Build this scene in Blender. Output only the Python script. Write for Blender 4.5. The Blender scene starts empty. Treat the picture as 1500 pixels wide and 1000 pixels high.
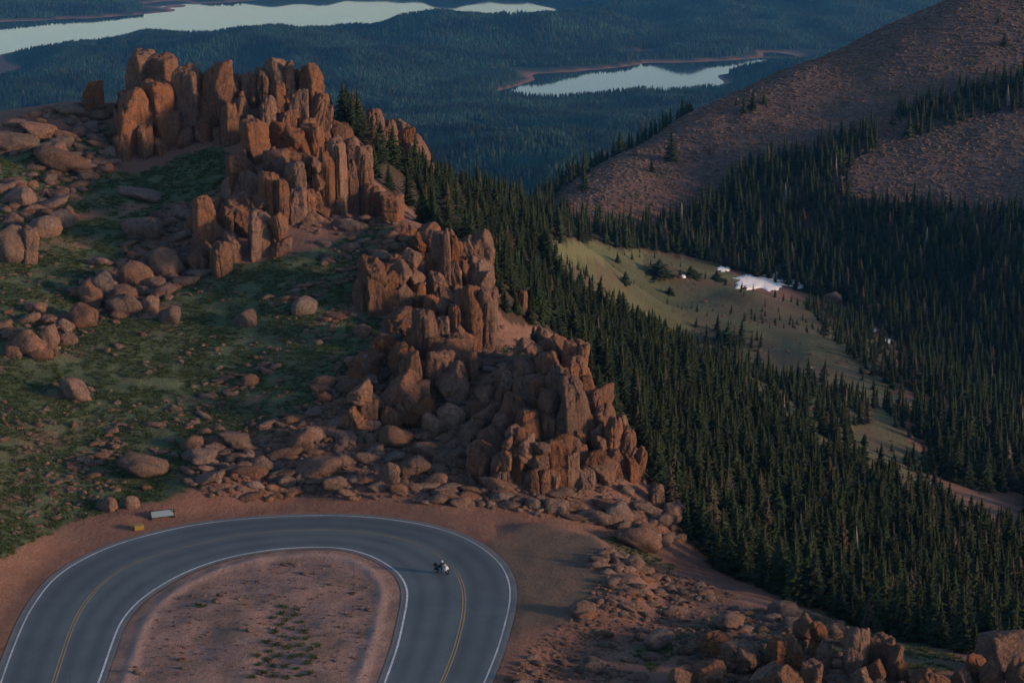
import bpy, bmesh, math, random
import numpy as np
from mathutils import Vector, Matrix, Euler

SC = bpy.context.scene
COL = SC.collection
rng = np.random.default_rng(7)
random.seed(7)

# ------------------------------------------------------------------ camera, sky, sun, exposure
H_CAM, PITCH, FPX = 90.0, math.radians(14.0), 2917.0
cd = bpy.data.cameras.new('camera')
cam = bpy.data.objects.new('camera', cd)
COL.objects.link(cam)
cam.location = (0, 0, H_CAM)
cam.rotation_euler = (math.radians(90) - PITCH, 0, 0)
cd.sensor_width = 36.0
cd.lens = FPX / 1500 * 36
cd.clip_start = 1.0
cd.clip_end = 80000
SC.camera = cam

SUN_EL, SUN_AZ = math.radians(9.0), math.radians(106.0)     # azimuth clockwise from +Y
w = bpy.data.worlds.new("World")
SC.world = w
w.use_nodes = True
nt = w.node_tree
sky = nt.nodes.new('ShaderNodeTexSky')
sky.sky_type = 'NISHITA'
sky.sun_disc = False
sky.sun_elevation = SUN_EL
sky.sun_rotation = SUN_AZ
sky.altitude = 3500
sky.air_density = 1.0
sky.dust_density = 4.0
sky.ozone_density = 0.8
nt.links.new(sky.outputs[0], nt.nodes['Background'].inputs[0])
nt.nodes['Background'].inputs[1].default_value = 0.10
sl = bpy.data.lights.new('sun', 'SUN')
sl.energy = 2.3
sl.angle = math.radians(7)
sl.color = (1.0, 0.66, 0.42)
sun = bpy.data.objects.new('sun', sl)
COL.objects.link(sun)
sd = Vector((math.sin(SUN_AZ) * math.cos(SUN_EL), math.cos(SUN_AZ) * math.cos(SUN_EL), math.sin(SUN_EL)))
sun.rotation_euler = sd.to_track_quat('Z', 'Y').to_euler()
sun.location = (200, -100, 200)
vs = SC.view_settings
vs.view_transform = 'Standard'
vs.look = 'None'
vs.gamma = 1.0
vs.use_curve_mapping = False
vs.exposure = 1.12
HAZE = 0.000056
SC.cycles.use_denoising = True
SC.cycles.max_bounces = 6
SC.cycles.volume_bounces = 0
SC.cycles.transparent_max_bounces = 8

# ------------------------------------------------------------------ numpy helpers
CP, SP = math.cos(PITCH), math.sin(PITCH)


def smooth(a, b, x):
    t = np.clip((x - a) / (b - a), 0, 1)
    return t * t * (3 - 2 * t)


def _h(ix, iy, iz, seed):
    h = (ix * 374761393 + iy * 668265263 + iz * 2147483647 + seed * 974711) & 0xffffffff
    h = ((h ^ (h >> 13)) * 1274126177) & 0xffffffff
    h = ((h ^ (h >> 16)) * 2246822519) & 0xffffffff
    return ((h ^ (h >> 15)) & 0xffffff) / float(0xffffff)


def n3(x, y, z, seed=0):
    fx, fy, fz = np.floor(x), np.floor(y), np.floor(z)
    ix, iy, iz = fx.astype(np.int64), fy.astype(np.int64), fz.astype(np.int64)
    u, v, t = x - fx, y - fy, z - fz
    u = u * u * (3 - 2 * u); v = v * v * (3 - 2 * v); t = t * t * (3 - 2 * t)
    r = 0
    for a in (0, 1):
        for b in (0, 1):
            for c in (0, 1):
                r = r + _h(ix + a, iy + b, iz + c, seed) * (u if a else 1 - u) * (v if b else 1 - v) * (t if c else 1 - t)
    return r * 2 - 1


def n2(x, y, seed=0):
    fx, fy = np.floor(x), np.floor(y)
    ix, iy = fx.astype(np.int64), fy.astype(np.int64)
    u, v = x - fx, y - fy
    u = u * u * (3 - 2 * u); v = v * v * (3 - 2 * v)
    r = 0
    for a in (0, 1):
        for b in (0, 1):
            r = r + _h(ix + a, iy + b, 0 * ix, seed) * (u if a else 1 - u) * (v if b else 1 - v)
    return r * 2 - 1


def fbm2(x, y, oct=4, seed=0, gain=0.5):
    r, a = 0, 1.0
    for k in range(oct):
        r = r + a * n2(x * 2 ** k, y * 2 ** k, seed + k * 17)
        a *= gain
    return r


def ray(u, v):
    u = np.asarray(u, float); v = np.asarray(v, float)
    xr, yr = (u - 750) / FPX, (500 - v) / FPX
    return xr, CP + yr * SP, -SP + yr * CP


def unpY(u, v, Y):
    dx, dy, dz = ray(u, v)
    t = Y / dy
    return np.stack([dx * t, Y + 0 * dx, H_CAM + dz * t], -1)


def unpZ(u, v, z):
    dx, dy, dz = ray(u, v)
    t = (z - H_CAM) / dz
    return np.stack([dx * t, dy * t, z + 0 * dx], -1)


def proj(x, y, z):
    zz = z - H_CAM
    dep = y * CP - zz * SP
    up = y * SP + zz * CP
    return 750 + FPX * x / dep, 500 - FPX * up / dep, dep


def inpoly(u, v, poly):
    c = np.zeros(np.shape(u), bool)
    n = len(poly)
    for i in range(n):
        x1, y1 = poly[i]; x2, y2 = poly[(i + 1) % n]
        if y1 == y2: continue
        t = ((y1 > v) != (y2 > v)) & (u < (x2 - x1) * (v - y1) / (y2 - y1) + x1)
        c ^= t
    return c


def tps_fit(P, z, lam=0.0):
    n = len(P)
    d = np.linalg.norm(P[:, None] - P[None], axis=2)
    K = np.where(d > 0, d * d * np.log(d + 1e-9), 0) + lam * np.eye(n)
    A = np.zeros((n + 3, n + 3))
    A[:n, :n] = K
    A[:n, n] = 1; A[:n, n + 1:] = P
    A[n, :n] = 1; A[n + 1:, :n] = P.T
    return np.linalg.solve(A, np.concatenate([z, [0, 0, 0]]))


def tps_eval(c, P, x, y):
    out = np.empty(x.shape)
    n = len(P)
    for s in range(0, x.size, 20000):
        q = np.stack([x.flat[s:s + 20000], y.flat[s:s + 20000]], 1)
        d2 = ((q[:, None] - P[None]) ** 2).sum(2)
        k = 0.5 * d2 * np.log(d2 + 1e-12)
        out.flat[s:s + 20000] = k @ c[:n] + c[n] + q @ c[n + 1:]
    return out


# ------------------------------------------------------------------ road course
OUTER = [(3, 995), (15, 960), (37, 906), (53, 880), (73, 853), (97, 833), (127, 816), (160, 801), (200, 788), (250, 775.5), (300, 766), (351, 760.5), (401, 757), (450, 755), (500, 754.8), (550, 758), (600, 764.5), (640, 773), (674, 784.5), (700, 798), (720, 813), (734, 827), (744, 846), (748, 866), (745.5, 890), (739, 916.5), (730.5, 946.6), (719, 976.6), (709, 1000)]
INNER = [(144, 1000), (153.6, 973), (163.7, 943), (173.7, 916.5), (187, 896.5), (207, 876.4), (234, 858), (267, 839.7), (300.6, 826.3), (334, 816.3), (367, 809.6), (401, 804.6), (434, 802), (467.6, 801), (500, 802.3), (527, 808), (553, 818), (577, 833), (590, 847), (597, 864), (596, 884), (590, 913), (583.5, 943), (573.5, 973), (563.5, 1000)]
CENTRE = [(78.5, 1000), (90, 963), (100, 933), (113.5, 900), (127, 880), (147, 856), (173.7, 836), (207, 820), (240.5, 809.6), (270.5, 801), (334, 786), (380, 780), (434, 776.3), (501, 776), (567, 783.6), (610, 796), (640, 811), (660, 826), (674, 846), (680, 868), (680, 893), (675, 920), (667, 950), (657, 977), (647, 1000)]


def polyline(px, n=260, ext=45.0):
    p = np.array(px, float)
    q = unpZ(p[:, 0], p[:, 1], 0.0)[:, :2]
    a = q[0] + (q[0] - q[1]) / np.linalg.norm(q[0] - q[1]) * ext
    b = q[-1] + (q[-1] - q[-2]) / np.linalg.norm(q[-1] - q[-2]) * ext
    q = np.vstack([a, q, b])
    for _ in range(3):                                    # corner cutting keeps the line smooth
        m = np.empty((2 * len(q) - 2, 2))
        m[0::2] = q[:-1] * .75 + q[1:] * .25
        m[1::2] = q[:-1] * .25 + q[1:] * .75
        q = np.vstack([q[0], m, q[-1]])
    s = np.concatenate([[0], np.cumsum(np.linalg.norm(np.diff(q, axis=0), axis=1))])
    t = np.linspace(0, s[-1], n)
    return np.stack([np.interp(t, s, q[:, 0]), np.interp(t, s, q[:, 1])], 1)


def normals(q):
    t = np.gradient(q, axis=0)
    t /= np.linalg.norm(t, axis=1)[:, None]
    return np.stack([-t[:, 1], t[:, 0]], 1)                # left of travel = outside of the bend


L_OUT, L_IN, L_MID = polyline(OUTER), polyline(INNER), polyline(CENTRE)
E_OUT = L_OUT + normals(L_OUT) * 0.9
E_IN = L_IN - normals(L_IN) * 0.75
ROADPOLY = np.vstack([E_OUT, E_IN[::-1]])
ISLAND = E_IN


def pdist(x, y, line):
    """distance of points to a polyline's samples"""
    out = np.empty(x.shape)
    for s in range(0, x.size, 8000):
        q = np.stack([x.flat[s:s + 8000], y.flat[s:s + 8000]], 1)
        A, B = line[:-1], line[1:]
        AB = B - A
        t = ((q[:, None] - A[None]) * AB[None]).sum(2) / (AB ** 2).sum(1)[None]
        t = np.clip(t, 0, 1)
        dd = np.linalg.norm(q[:, None] - (A[None] + t[..., None] * AB[None]), axis=2)
        out.flat[s:s + 8000] = dd.min(1)
    return out


# ------------------------------------------------------------------ terrain: control points (u, v, Y)
NEAR = [
    # hill above the bend
    (0, 795, 244), (0, 650, 275), (0, 500, 305), (0, 350, 340), (0, 260, 365), (0, 200, 384), (-250, 700, 262), (-250, 500, 305), (-250, 350, 342), (-250, 220, 382),
    (60, 168, 392), (110, 152, 398), (110, 735, 263), (200, 700, 270), (200, 560, 298), (200, 420, 330), (200, 300, 362), (200, 235, 383), (190, 160, 401), (250, 160, 401),
    (350, 700, 270), (350, 600, 290), (350, 480, 315), (350, 400, 332), (350, 300, 358), (350, 230, 378), (320, 185, 392), (400, 165, 397), (455, 175, 397),
    (485, 215, 390), (545, 295, 365), (545, 330, 354), (430, 310, 352), (430, 240, 373),
    (500, 710, 268), (500, 600, 289), (500, 500, 308), (500, 420, 325), (500, 350, 343), (590, 318, 352), (640, 345, 345),
    (550, 462, 317), (600, 455, 320), (640, 400, 331), (680, 390, 336), (715, 440, 327), (700, 505, 316), (640, 500, 312), (745, 525, 311), (720, 390, 345),
    (560, 700, 271), (650, 700, 272), (720, 722, 269), (830, 725, 270), (600, 600, 290), (630, 650, 280), (700, 600, 287), (760, 610, 283), (780, 520, 300), (830, 530, 298),
    (850, 580, 290), (880, 650, 281), (930, 690, 279), (790, 670, 274),
    (950, 755, 268), (900, 790, 258), (960, 800, 260), (1000, 828, 257), (1100, 868, 248), (1180, 898, 240), (1300, 940, 228), (1440, 966, 222), (1600, 990, 216),
    # right foreground
    (900, 850, 241), (950, 900, 229), (850, 940, 218.5), (950, 1000, 204.5), (1100, 960, 213.5), (1100, 1010, 203), (1250, 1010, 201.5), (1250, 935, 223), (1500, 1020, 199), (1000, 870, 240), (1400, 1000, 206),
    (1100, 1200, 170), (1500, 1200, 170), (750, 1200, 172),
    # wooded slope to the right of the crest
    (620, 305, 390), (700, 400, 368), (760, 445, 358), (850, 565, 328), (950, 690, 297), (1050, 800, 271), (1200, 888, 248), (1350, 936, 236), (1500, 965, 229),
    (700, 335, 440), (800, 435, 428), (900, 535, 398), (1000, 625, 368), (1150, 745, 333), (1300, 842, 304), (1450, 905, 288), (1600, 950, 278),
    (760, 333, 520), (850, 405, 518), (950, 485, 488), (1050, 565, 458), (1200, 665, 423), (1350, 755, 388), (1500, 825, 358),
    (560, 222, 428), (600, 250, 438), (640, 288, 440), (700, 312, 520), (730, 312, 620), (800, 322, 720),
    # meadow and creek bottom
    (820, 354, 750), (900, 357, 750), (1000, 400, 712), (950, 440, 648), (1100, 430, 690), (1100, 480, 628), (1200, 500, 608), (1200, 560, 558), (1300, 600, 538), (1400, 670, 488), (1500, 740, 454), (1500, 655, 520),
    (1000, 366, 790), (1200, 445, 735), (1400, 560, 645), (1500, 605, 600), (1600, 640, 580),
    # mountain flank on the right
    (1500, 500, 690), (1500, 400, 750), (1500, 300, 800), (1500, 200, 850), (1500, 100, 900), (1500, 0, 950), (1700, 0, 920), (1700, 250, 800), (1700, -150, 1000), (1250, 350, 800), (1250, 270, 832), (1250, 180, 880), (1250, 110, 920),
    (1400, 2, 958), (1250, 72, 944), (1150, 107, 934), (1080, 141, 920), (1000, 177, 904), (900, 232, 874), (820, 275, 848), (1000, 300, 828), (1000, 240, 864), (900, 300, 818), (800, 320, 780),
]
NEARW = [  # x, y, z off-picture points that carry the slopes on
    (-160, 440, 22), (-100, 445, 24), (-130, 420, 30), (-48, 445, 28), (0, 470, 0), (-160, 520, -20), (-60, 520, -14), (-100, 700, -120), (0, 640, -62), (-60, 900, -190), (20, 1000, -190), (100, 1050, -150), (200, 1080, -125), (-250, 1000, -200),
    (330, 1060, -70), (450, 1100, -40), (-45, 205, 0), (-10, 205, 0), (-60, 170, 0), (0, 170, 0), (-30, 235, .2), (-30, 215, 0.2), (-75, 200, -2), (-90, 225, 1), (10, 240, 0), (-2, 262, 0), (-30, 268, .4), (-60, 255, .3), (0, 100, 5), (-100, 100, 5), (100, 100, 5), (-160, 300, 14), (-160, 200, -2),
    (25, 590, -50), (50, 605, -60), (25, 680, -62), (60, 690, -66), (2, 640, -48), (80, 545, -60), (105, 505, -58), (-10, 590, -30),
    (160, 170, -8), (200, 250, -35), (220, 350, -60), (300, 450, -80), (420, 600, -70), (450, 750, -40)]
pn = np.array([[u, v, Y] for u, v, Y in NEAR], float)
pw = unpY(pn[:, 0], pn[:, 1], pn[:, 2])
pw = np.vstack([pw, np.array(NEARW, float)])
NC_P, NC_Z = pw[:, :2] / 100.0, pw[:, 2]
NC = tps_fit(NC_P, NC_Z, lam=1e-3)
LAKE = -450.0
FAR = [(u, v, Y) for u, v, Y in [
    (-200, 118, 4950), (-400, 130, 4900),
    (0, 250, 3000), (400, 250, 3000), (700, 250, 3000), (1000, 250, 3000), (1400, 250, 3000),
    (0, 205, 3500), (400, 195, 3500), (650, 205, 3500), (900, 200, 3500), (1200, 205, 3500),
    (0, 160, 4000), (250, 165, 4000), (450, 160, 4000), (620, 152, 4050), (760, 156, 4100), (900, 156, 4050), (960, 150, 4100), (1100, 140, 4150), (1200, 134, 4200),
    (0, 120, 4550), (150, 95, 4700), (300, 80, 4800), (450, 100, 4600), (600, 90, 4700), (700, 105, 4600),
    (0, 108, 4950), (60, 86, 5000), (130, 70, 5050), (240, 70, 5100), (320, 55, 5150), (390, 46, 5200), (480, 56, 5200), (560, 66, 5250), (640, 58, 5300), (720, 50, 5350), (780, 46, 5350), (850, 34, 5500),
    (850, 80, 5150), (950, 80, 5350), (1100, 70, 5400), (1250, 70, 5400), (900, 45, 5600), (1050, 35, 5800), (1250, 40, 5800), (950, 5, 6200), (1100, 0, 6300), (1300, 0, 6300), (1500, 40, 6000),
    (900, -40, 7200), (1200, -45, 7400)]]
FARW = [(30, 4480, -458), (120, 4520, -460), (250, 4650, -460), (380, 4750, -460), (480, 4900, -459), (600, 5080, -455), (330, 4900, -458), (200, 4750, -458), (40, 4620, -449), (180, 4960, -448), (340, 5080, -449), (500, 5150, -449), (640, 5220, -446),
        (680, 5000, -440), (560, 4800, -438), (420, 4560, -438), (280, 4420, -436), (120, 4390, -442), (40, 4400, -445),
        (250, 5330, -432), (420, 5330, -426), (560, 5400, -420), (680, 5500, -415), (120, 5290, -440), (420, 5600, -410), (600, 5700, -405), (-1700, 5600, -462), (-1350, 5800, -462), (-1100, 6000, -465), (-800, 6000, -465), (-500, 6000, -465), (-250, 6200, -465), (0, 6300, -465), (150, 6500, -465), (-1000, 7000, -465), (-400, 7200, -465), (0, 7400, -465), (150, 7300, -465), (-1500, 7600, -400), (-2200, 5500, -465), (300, 6500, -420), (350, 7200, -400),
        (-1900, 6350, -430), (-1650, 6550, -425), (-1450, 6650, -435), (-1300, 6750, -447), (-1230, 6780, -452), (-1500, 6900, -440), (-1800, 7000, -400),
        (0, 9000, -300), (-2000, 9000, -300), (2000, 9000, -250), (0, 14000, -150), (-5000, 14000, -150), (5000, 14000, -100),
        (0, 1300, -260), (600, 1400, -240), (-600, 1400, -280), (0, 2000, -360), (800, 2000, -350), (-800, 2000, -370), (0, 2500, -395), (900, 2600, -390), (-900, 2600, -400), (2500, 3000, -350), (-2500, 3000, -380), (2500, 5000, -330), (2500, 1500, -200), (-2500, 1500, -300)]
pf = np.array(FAR, float)
pf = np.vstack([unpY(pf[:, 0], pf[:, 1], pf[:, 2]), np.array(FARW, float)])
FC_P, FC_Z = pf[:, :2] / 1000.0, pf[:, 2]
FC = tps_fit(FC_P, FC_Z, lam=1e-4)
PULLOUT = np.array([(735, 800), (790, 775), (850, 790), (885, 820), (890, 860), (840, 895), (800, 905), (750, 925)], float)
PULLW = unpZ(PULLOUT[:, 0], PULLOUT[:, 1], 0.0)[:, :2]


def height(x, y):
    zn = tps_eval(NC, NC_P, x / 100, y / 100)
    zf = tps_eval(FC, FC_P, x / 1000, y / 1000)
    b = smooth(1000, 1350, y + 0.25 * np.abs(x))
    near = 1 - smooth(500, 900, y)
    # relief
    zn = zn + fbm2(x / 14, y / 14, 4, 3) * 0.55 * (0.35 + 0.65 * near) + fbm2(x / 40 + 9, y / 40, 3, 5) * 0.9
    zn = zn + (fbm2(x / 90, y / 90, 2, 31) * 3.5 + fbm2(x / 12, y / 12, 2, 33) * .5) * smooth(640, 800, y)
    amp = smooth(1300, 2600, y) * (0.25 + 0.75 * smooth(LAKE + 6, LAKE + 60, zf))
    rid = 1 - np.abs(fbm2(x / 420 + 3, y / 620, 3, 55))
    zf = zf + amp * (1 - .7 * np.exp(-((y - 5150) / 260) ** 2) * (x < 330)) * (fbm2(x / 420, y / 620, 4, 11) * 30 + (rid - .6) * 44)
    z = zn * (1 - b) + zf * b
    return z


# polar grid about the camera's foot
TH = np.radians(np.concatenate([-np.linspace(80, 19, 16), np.linspace(-18, 18, 521), np.linspace(19, 80, 16)]))
R = [60.0]
while R[-1] < 40000:
    r = R[-1]
    k = 0.02 if r < 165 else 0.0031 if r < 440 else 0.0075 if r < 1150 else 0.02 if r < 2200 else 0.009 if r < 8000 else 0.08
    R.append(r * (1 + k))
R = np.array(R)
LR = np.log(R)
NT, NR = len(TH), len(R)
TT, RR = np.meshgrid(TH, R)            # rows: radius
GX, GY = RR * np.sin(TT), RR * np.cos(TT)
GZ = height(GX, GY)
# flatten the road, its verge, the island and the pull-out
bx = (np.abs(GX + 30) < 70) & (GY > 120) & (GY < 290)
X, Y, Z = GX[bx], GY[bx], GZ[bx]
inroad = inpoly(X, Y, ROADPOLY)
inisl = inpoly(X, Y, ISLAND)
dedge = np.minimum(pdist(X, Y, E_OUT), pdist(X, Y, E_IN))
dpull = np.where(inpoly(X, Y, PULLW), 0, pdist(X, Y, np.vstack([PULLW, PULLW[:1]])))
flat = np.where(inroad, 0, dedge)
k = smooth(1.5, 8.0, np.minimum(flat, dpull))
k = np.where(inisl, 0, k)
base = 0.02 + 0.06 * fbm2(X / 3, Y / 3, 3, 71)
isl = smooth(0.3, 9, dedge) * (0.15 + 0.28 * fbm2(X / 9, Y / 9, 3, 72))
berm = 0.16 * np.exp(-((dedge - 2.3) / 0.75) ** 2) * np.where(inisl, 1, 0) * (1 + 0.4 * n2(X / 2.2, Y / 2.2, 73))
base = base * smooth(0.2, 1.2, flat) + np.where(inisl, isl + berm, 0)
zz = Z * k + base * (1 - k)
zz = np.where(inroad, -0.14 * smooth(0.0, 0.5, dedge), zz)
GZ[bx] = zz


def hz(x, y):
    """height of the finished ground, bilinear in the polar grid"""
    x = np.asarray(x, float); y = np.asarray(y, float)
    th = np.arctan2(x, y); lr = np.log(np.hypot(x, y))
    i = np.clip(np.searchsorted(TH, th) - 1, 0, NT - 2)
    j = np.clip(np.searchsorted(LR, lr) - 1, 0, NR - 2)
    a = np.clip((th - TH[i]) / (TH[i + 1] - TH[i]), 0, 1); b = np.clip((lr - LR[j]) / (LR[j + 1] - LR[j]), 0, 1)
    return (GZ[j, i] * (1 - a) + GZ[j, i + 1] * a) * (1 - b) + (GZ[j + 1, i] * (1 - a) + GZ[j + 1, i + 1] * a) * b


def hit(u, v):
    """where the line of sight through a picture point meets the ground"""
    dx, dy, dz = (float(q) for q in ray(u, v))
    th = math.atan2(dx, dy)
    i = int(np.clip(np.searchsorted(TH, th) - 1, 0, NT - 2))
    a = (th - TH[i]) / (TH[i + 1] - TH[i])
    col = GZ[:, i] * (1 - a) + GZ[:, i + 1] * a
    line = H_CAM + R * dz / math.hypot(dx, dy)
    f = line - col
    j = np.where((f[:-1] > 0) & (f[1:] <= 0))[0]
    if len(j) == 0: return None
    j = j[0]
    t = f[j] / (f[j] - f[j + 1])
    r = R[j] + t * (R[j + 1] - R[j])
    s = r / math.hypot(dx, dy)
    return Vector((dx * s, dy * s, H_CAM + dz * s))


# visibility of every grid point, and its place in the picture
GU, GV, GD = proj(GX, GY, GZ)
slope_ang = (GZ - H_CAM) / RR
VIS = slope_ang >= np.maximum.accumulate(slope_ang, axis=0) - 0.004

# ------------------------------------------------------------------ what covers the ground (surveyed areas)
P_GRASS = [[(-200, 330), (0, 300), (110, 250), (200, 250), (330, 215), (350, 240), (330, 300), (250, 330), (190, 370), (120, 450), (60, 480), (-200, 520)],
           [(-200, 520), (120, 470), (240, 430), (330, 390), (450, 370), (560, 330), (600, 350), (540, 410), (565, 480), (530, 560), (440, 610), (340, 660), (300, 690), (310, 715), (200, 735), (110, 765), (0, 815), (-200, 880)],
           [(0, 215), (100, 200), (160, 190), (170, 230), (100, 260), (0, 300)],
           [(1000, 915), (1100, 890), (1200, 895), (1300, 935), (1400, 962), (1430, 975), (1350, 985), (1230, 960), (1130, 930), (1000, 960), (950, 980), (920, 950)],
           [(870, 780), (900, 785), (960, 810), (1000, 835), (960, 835), (900, 805)], [(735, 512), (752, 512), (748, 530), (730, 530)]]
P_MEADOW = [[(790, 345), (900, 350), (960, 368), (1060, 390), (1110, 432), (1200, 445), (1270, 470), (1300, 520), (1320, 610), (1360, 690), (1450, 770), (1300, 720), (1130, 620), (960, 520), (790, 420)]]
P_SCREE = [[(800, 280), (900, 230), (1000, 172), (1150, 100), (1400, -5), (1800, -200), (1800, 330), (1240, 312), (1180, 262), (1000, 320), (800, 330)]]
P_F_NEAR = [(496, 178), (532, 212), (548, 262), (586, 298), (642, 326), (700, 344), (726, 390), (732, 468), (795, 480), (858, 512), (895, 590), (945, 670), (965, 740), (1005, 800), (1060, 836), (1120, 866), (1180, 890), (1250, 918), (1330, 942), (1440, 962), (1600, 975), (1600, 830), (1500, 800), (1450, 785), (1370, 745), (1300, 715), (1200, 665), (1130, 605), (1040, 545), (960, 495), (880, 455), (820, 415), (800, 385), (806, 352), (815, 320), (830, 285), (800, 262), (720, 258), (640, 225), (560, 160)]
P_F_OPP = [[(1330, 520), (1400, 590), (1510, 650), (1510, 715), (1440, 722), (1380, 700), (1350, 660), (1335, 600)], [(800, 330), (870, 334), (1000, 345), (1010, 372), (960, 368), (800, 350)], [(800, 345), (870, 340), (950, 332), (1000, 318), (1050, 288), (1100, 248), (1150, 230), (1200, 220), (1238, 235), (1245, 288), (1300, 298), (1400, 305), (1700, 315), (1700, 790), (1510, 780), (1500, 650), (1400, 590), (1340, 520), (1260, 455), (1130, 412), (1050, 386), (960, 366), (890, 350), (800, 345)],
           [(1195, 262), (1240, 250), (1270, 225), (1330, 205), (1420, 175), (1520, 155), (1520, 108), (1420, 132), (1330, 160), (1270, 188), (1200, 212)],
           [(690, 270), (800, 260), (900, 208), (1000, 165), (1004, 168), (895, 230), (812, 284), (788, 330), (700, 330)]]
P_F_HID = [(545, 330), (640, 390), (735, 480), (800, 560), (880, 700), (930, 790), (1000, 870), (1120, 940), (1250, 990), (1440, 1030), (1650, 1060), (1650, 800), (1300, 700), (1000, 540), (860, 430), (700, 300)]
P_BARE = [(520, 100), (640, 100), (640, 272), (606, 252), (570, 232), (532, 218)]
P_RIM = [(690, 235), (860, 215), (1012, 150), (1016, 200), (930, 290), (820, 330), (690, 320)]
P_TALUS = [[(250, 700), (300, 655), (430, 600), (520, 560), (600, 500), (720, 500), (760, 530), (860, 520), (940, 680), (900, 760), (850, 765), (750, 745), (640, 735), (480, 725), (330, 735)],
           [(95, 480), (110, 410), (200, 350), (290, 290), (340, 300), (480, 310), (560, 300), (620, 340), (540, 390), (440, 400), (330, 420), (250, 470), (120, 500)],
           [(60, 270), (0, 340), (-100, 350), (-100, 200), (60, 160), (140, 150), (160, 230)]]


def anyin(u, v, polys):
    m = np.zeros(np.shape(u), bool)
    for p in polys: m |= inpoly(u, v, p)
    return m


jit = 9 * fbm2(GX / 5, GY / 5, 3, 91)
jit2 = 9 * fbm2(GX / 5, GY / 5, 3, 92)
UJ, VJ = GU + jit, GV + jit2 * .6
near = (GY < 1000)
streak = fbm2((GX * .80 + GY * .6) / 16, (-GX * .6 + GY * .8) / 5.0, 4, 23)
A_grass = anyin(UJ, VJ, P_GRASS) * near * smooth(-1.1, -0.3, streak + 0.25)
PATH = np.array([(292, 682), (303, 694), (316, 708), (324, 722), (345, 738)], float)
pm = (np.abs(GU - 315) < 60) & (np.abs(GV - 710) < 60) & near
A_grass[pm] *= smooth(4, 8, pdist(GU[pm] + .3 * jit[pm], GV[pm] + .3 * jit2[pm], PATH))
A_meadow = anyin(UJ, VJ, P_MEADOW) * near * 1.0
A_straw = smooth(0, 1, inpoly(UJ, VJ, [(790, 340), (900, 346), (965, 366), (930, 388), (790, 375)]) * 1.0) * near  # meadow's far left tip: grazing light put into the ground colour
A_scree = anyin(UJ, VJ, P_SCREE) * near * 1.0
A_forest = (inpoly(UJ, VJ, P_F_NEAR) | anyin(UJ, VJ, P_F_OPP)) * near * 1.0
A_talus = anyin(UJ, VJ, P_TALUS) * near * 1.0
A_wood = 1.0 * (GY > 1000)
A_shore = (1 - smooth(LAKE + 0.5, LAKE + 2.6 + 1.5 * n2(GX / 120, GY / 120, 4), GZ)) * (GY > 2500)
A_pull = np.zeros_like(GX)
A_berm = np.zeros_like(GX)
A_verge = np.zeros_like(GX)
A_pull[bx] = 1 - smooth(0.0, 3.0, dpull + 1.5 * n2(X / 2.5, Y / 2.5, 12))
A_berm[bx] = np.where(inisl, np.exp(-((dedge - 2.3) / 0.8) ** 2), 0)
A_verge[bx] = np.where(inisl, 0.0, 1 - smooth(2.0, 8.0, flat + 1.5 * n2(X / 3, Y / 3, 14)))
A_isl = np.zeros_like(GX)
A_isl[bx] = np.where(inisl, 1.0, 0)
A_grass *= (1 - A_verge) * (1 - A_isl) * np.where(GX > 4, .55, 1)


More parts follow.
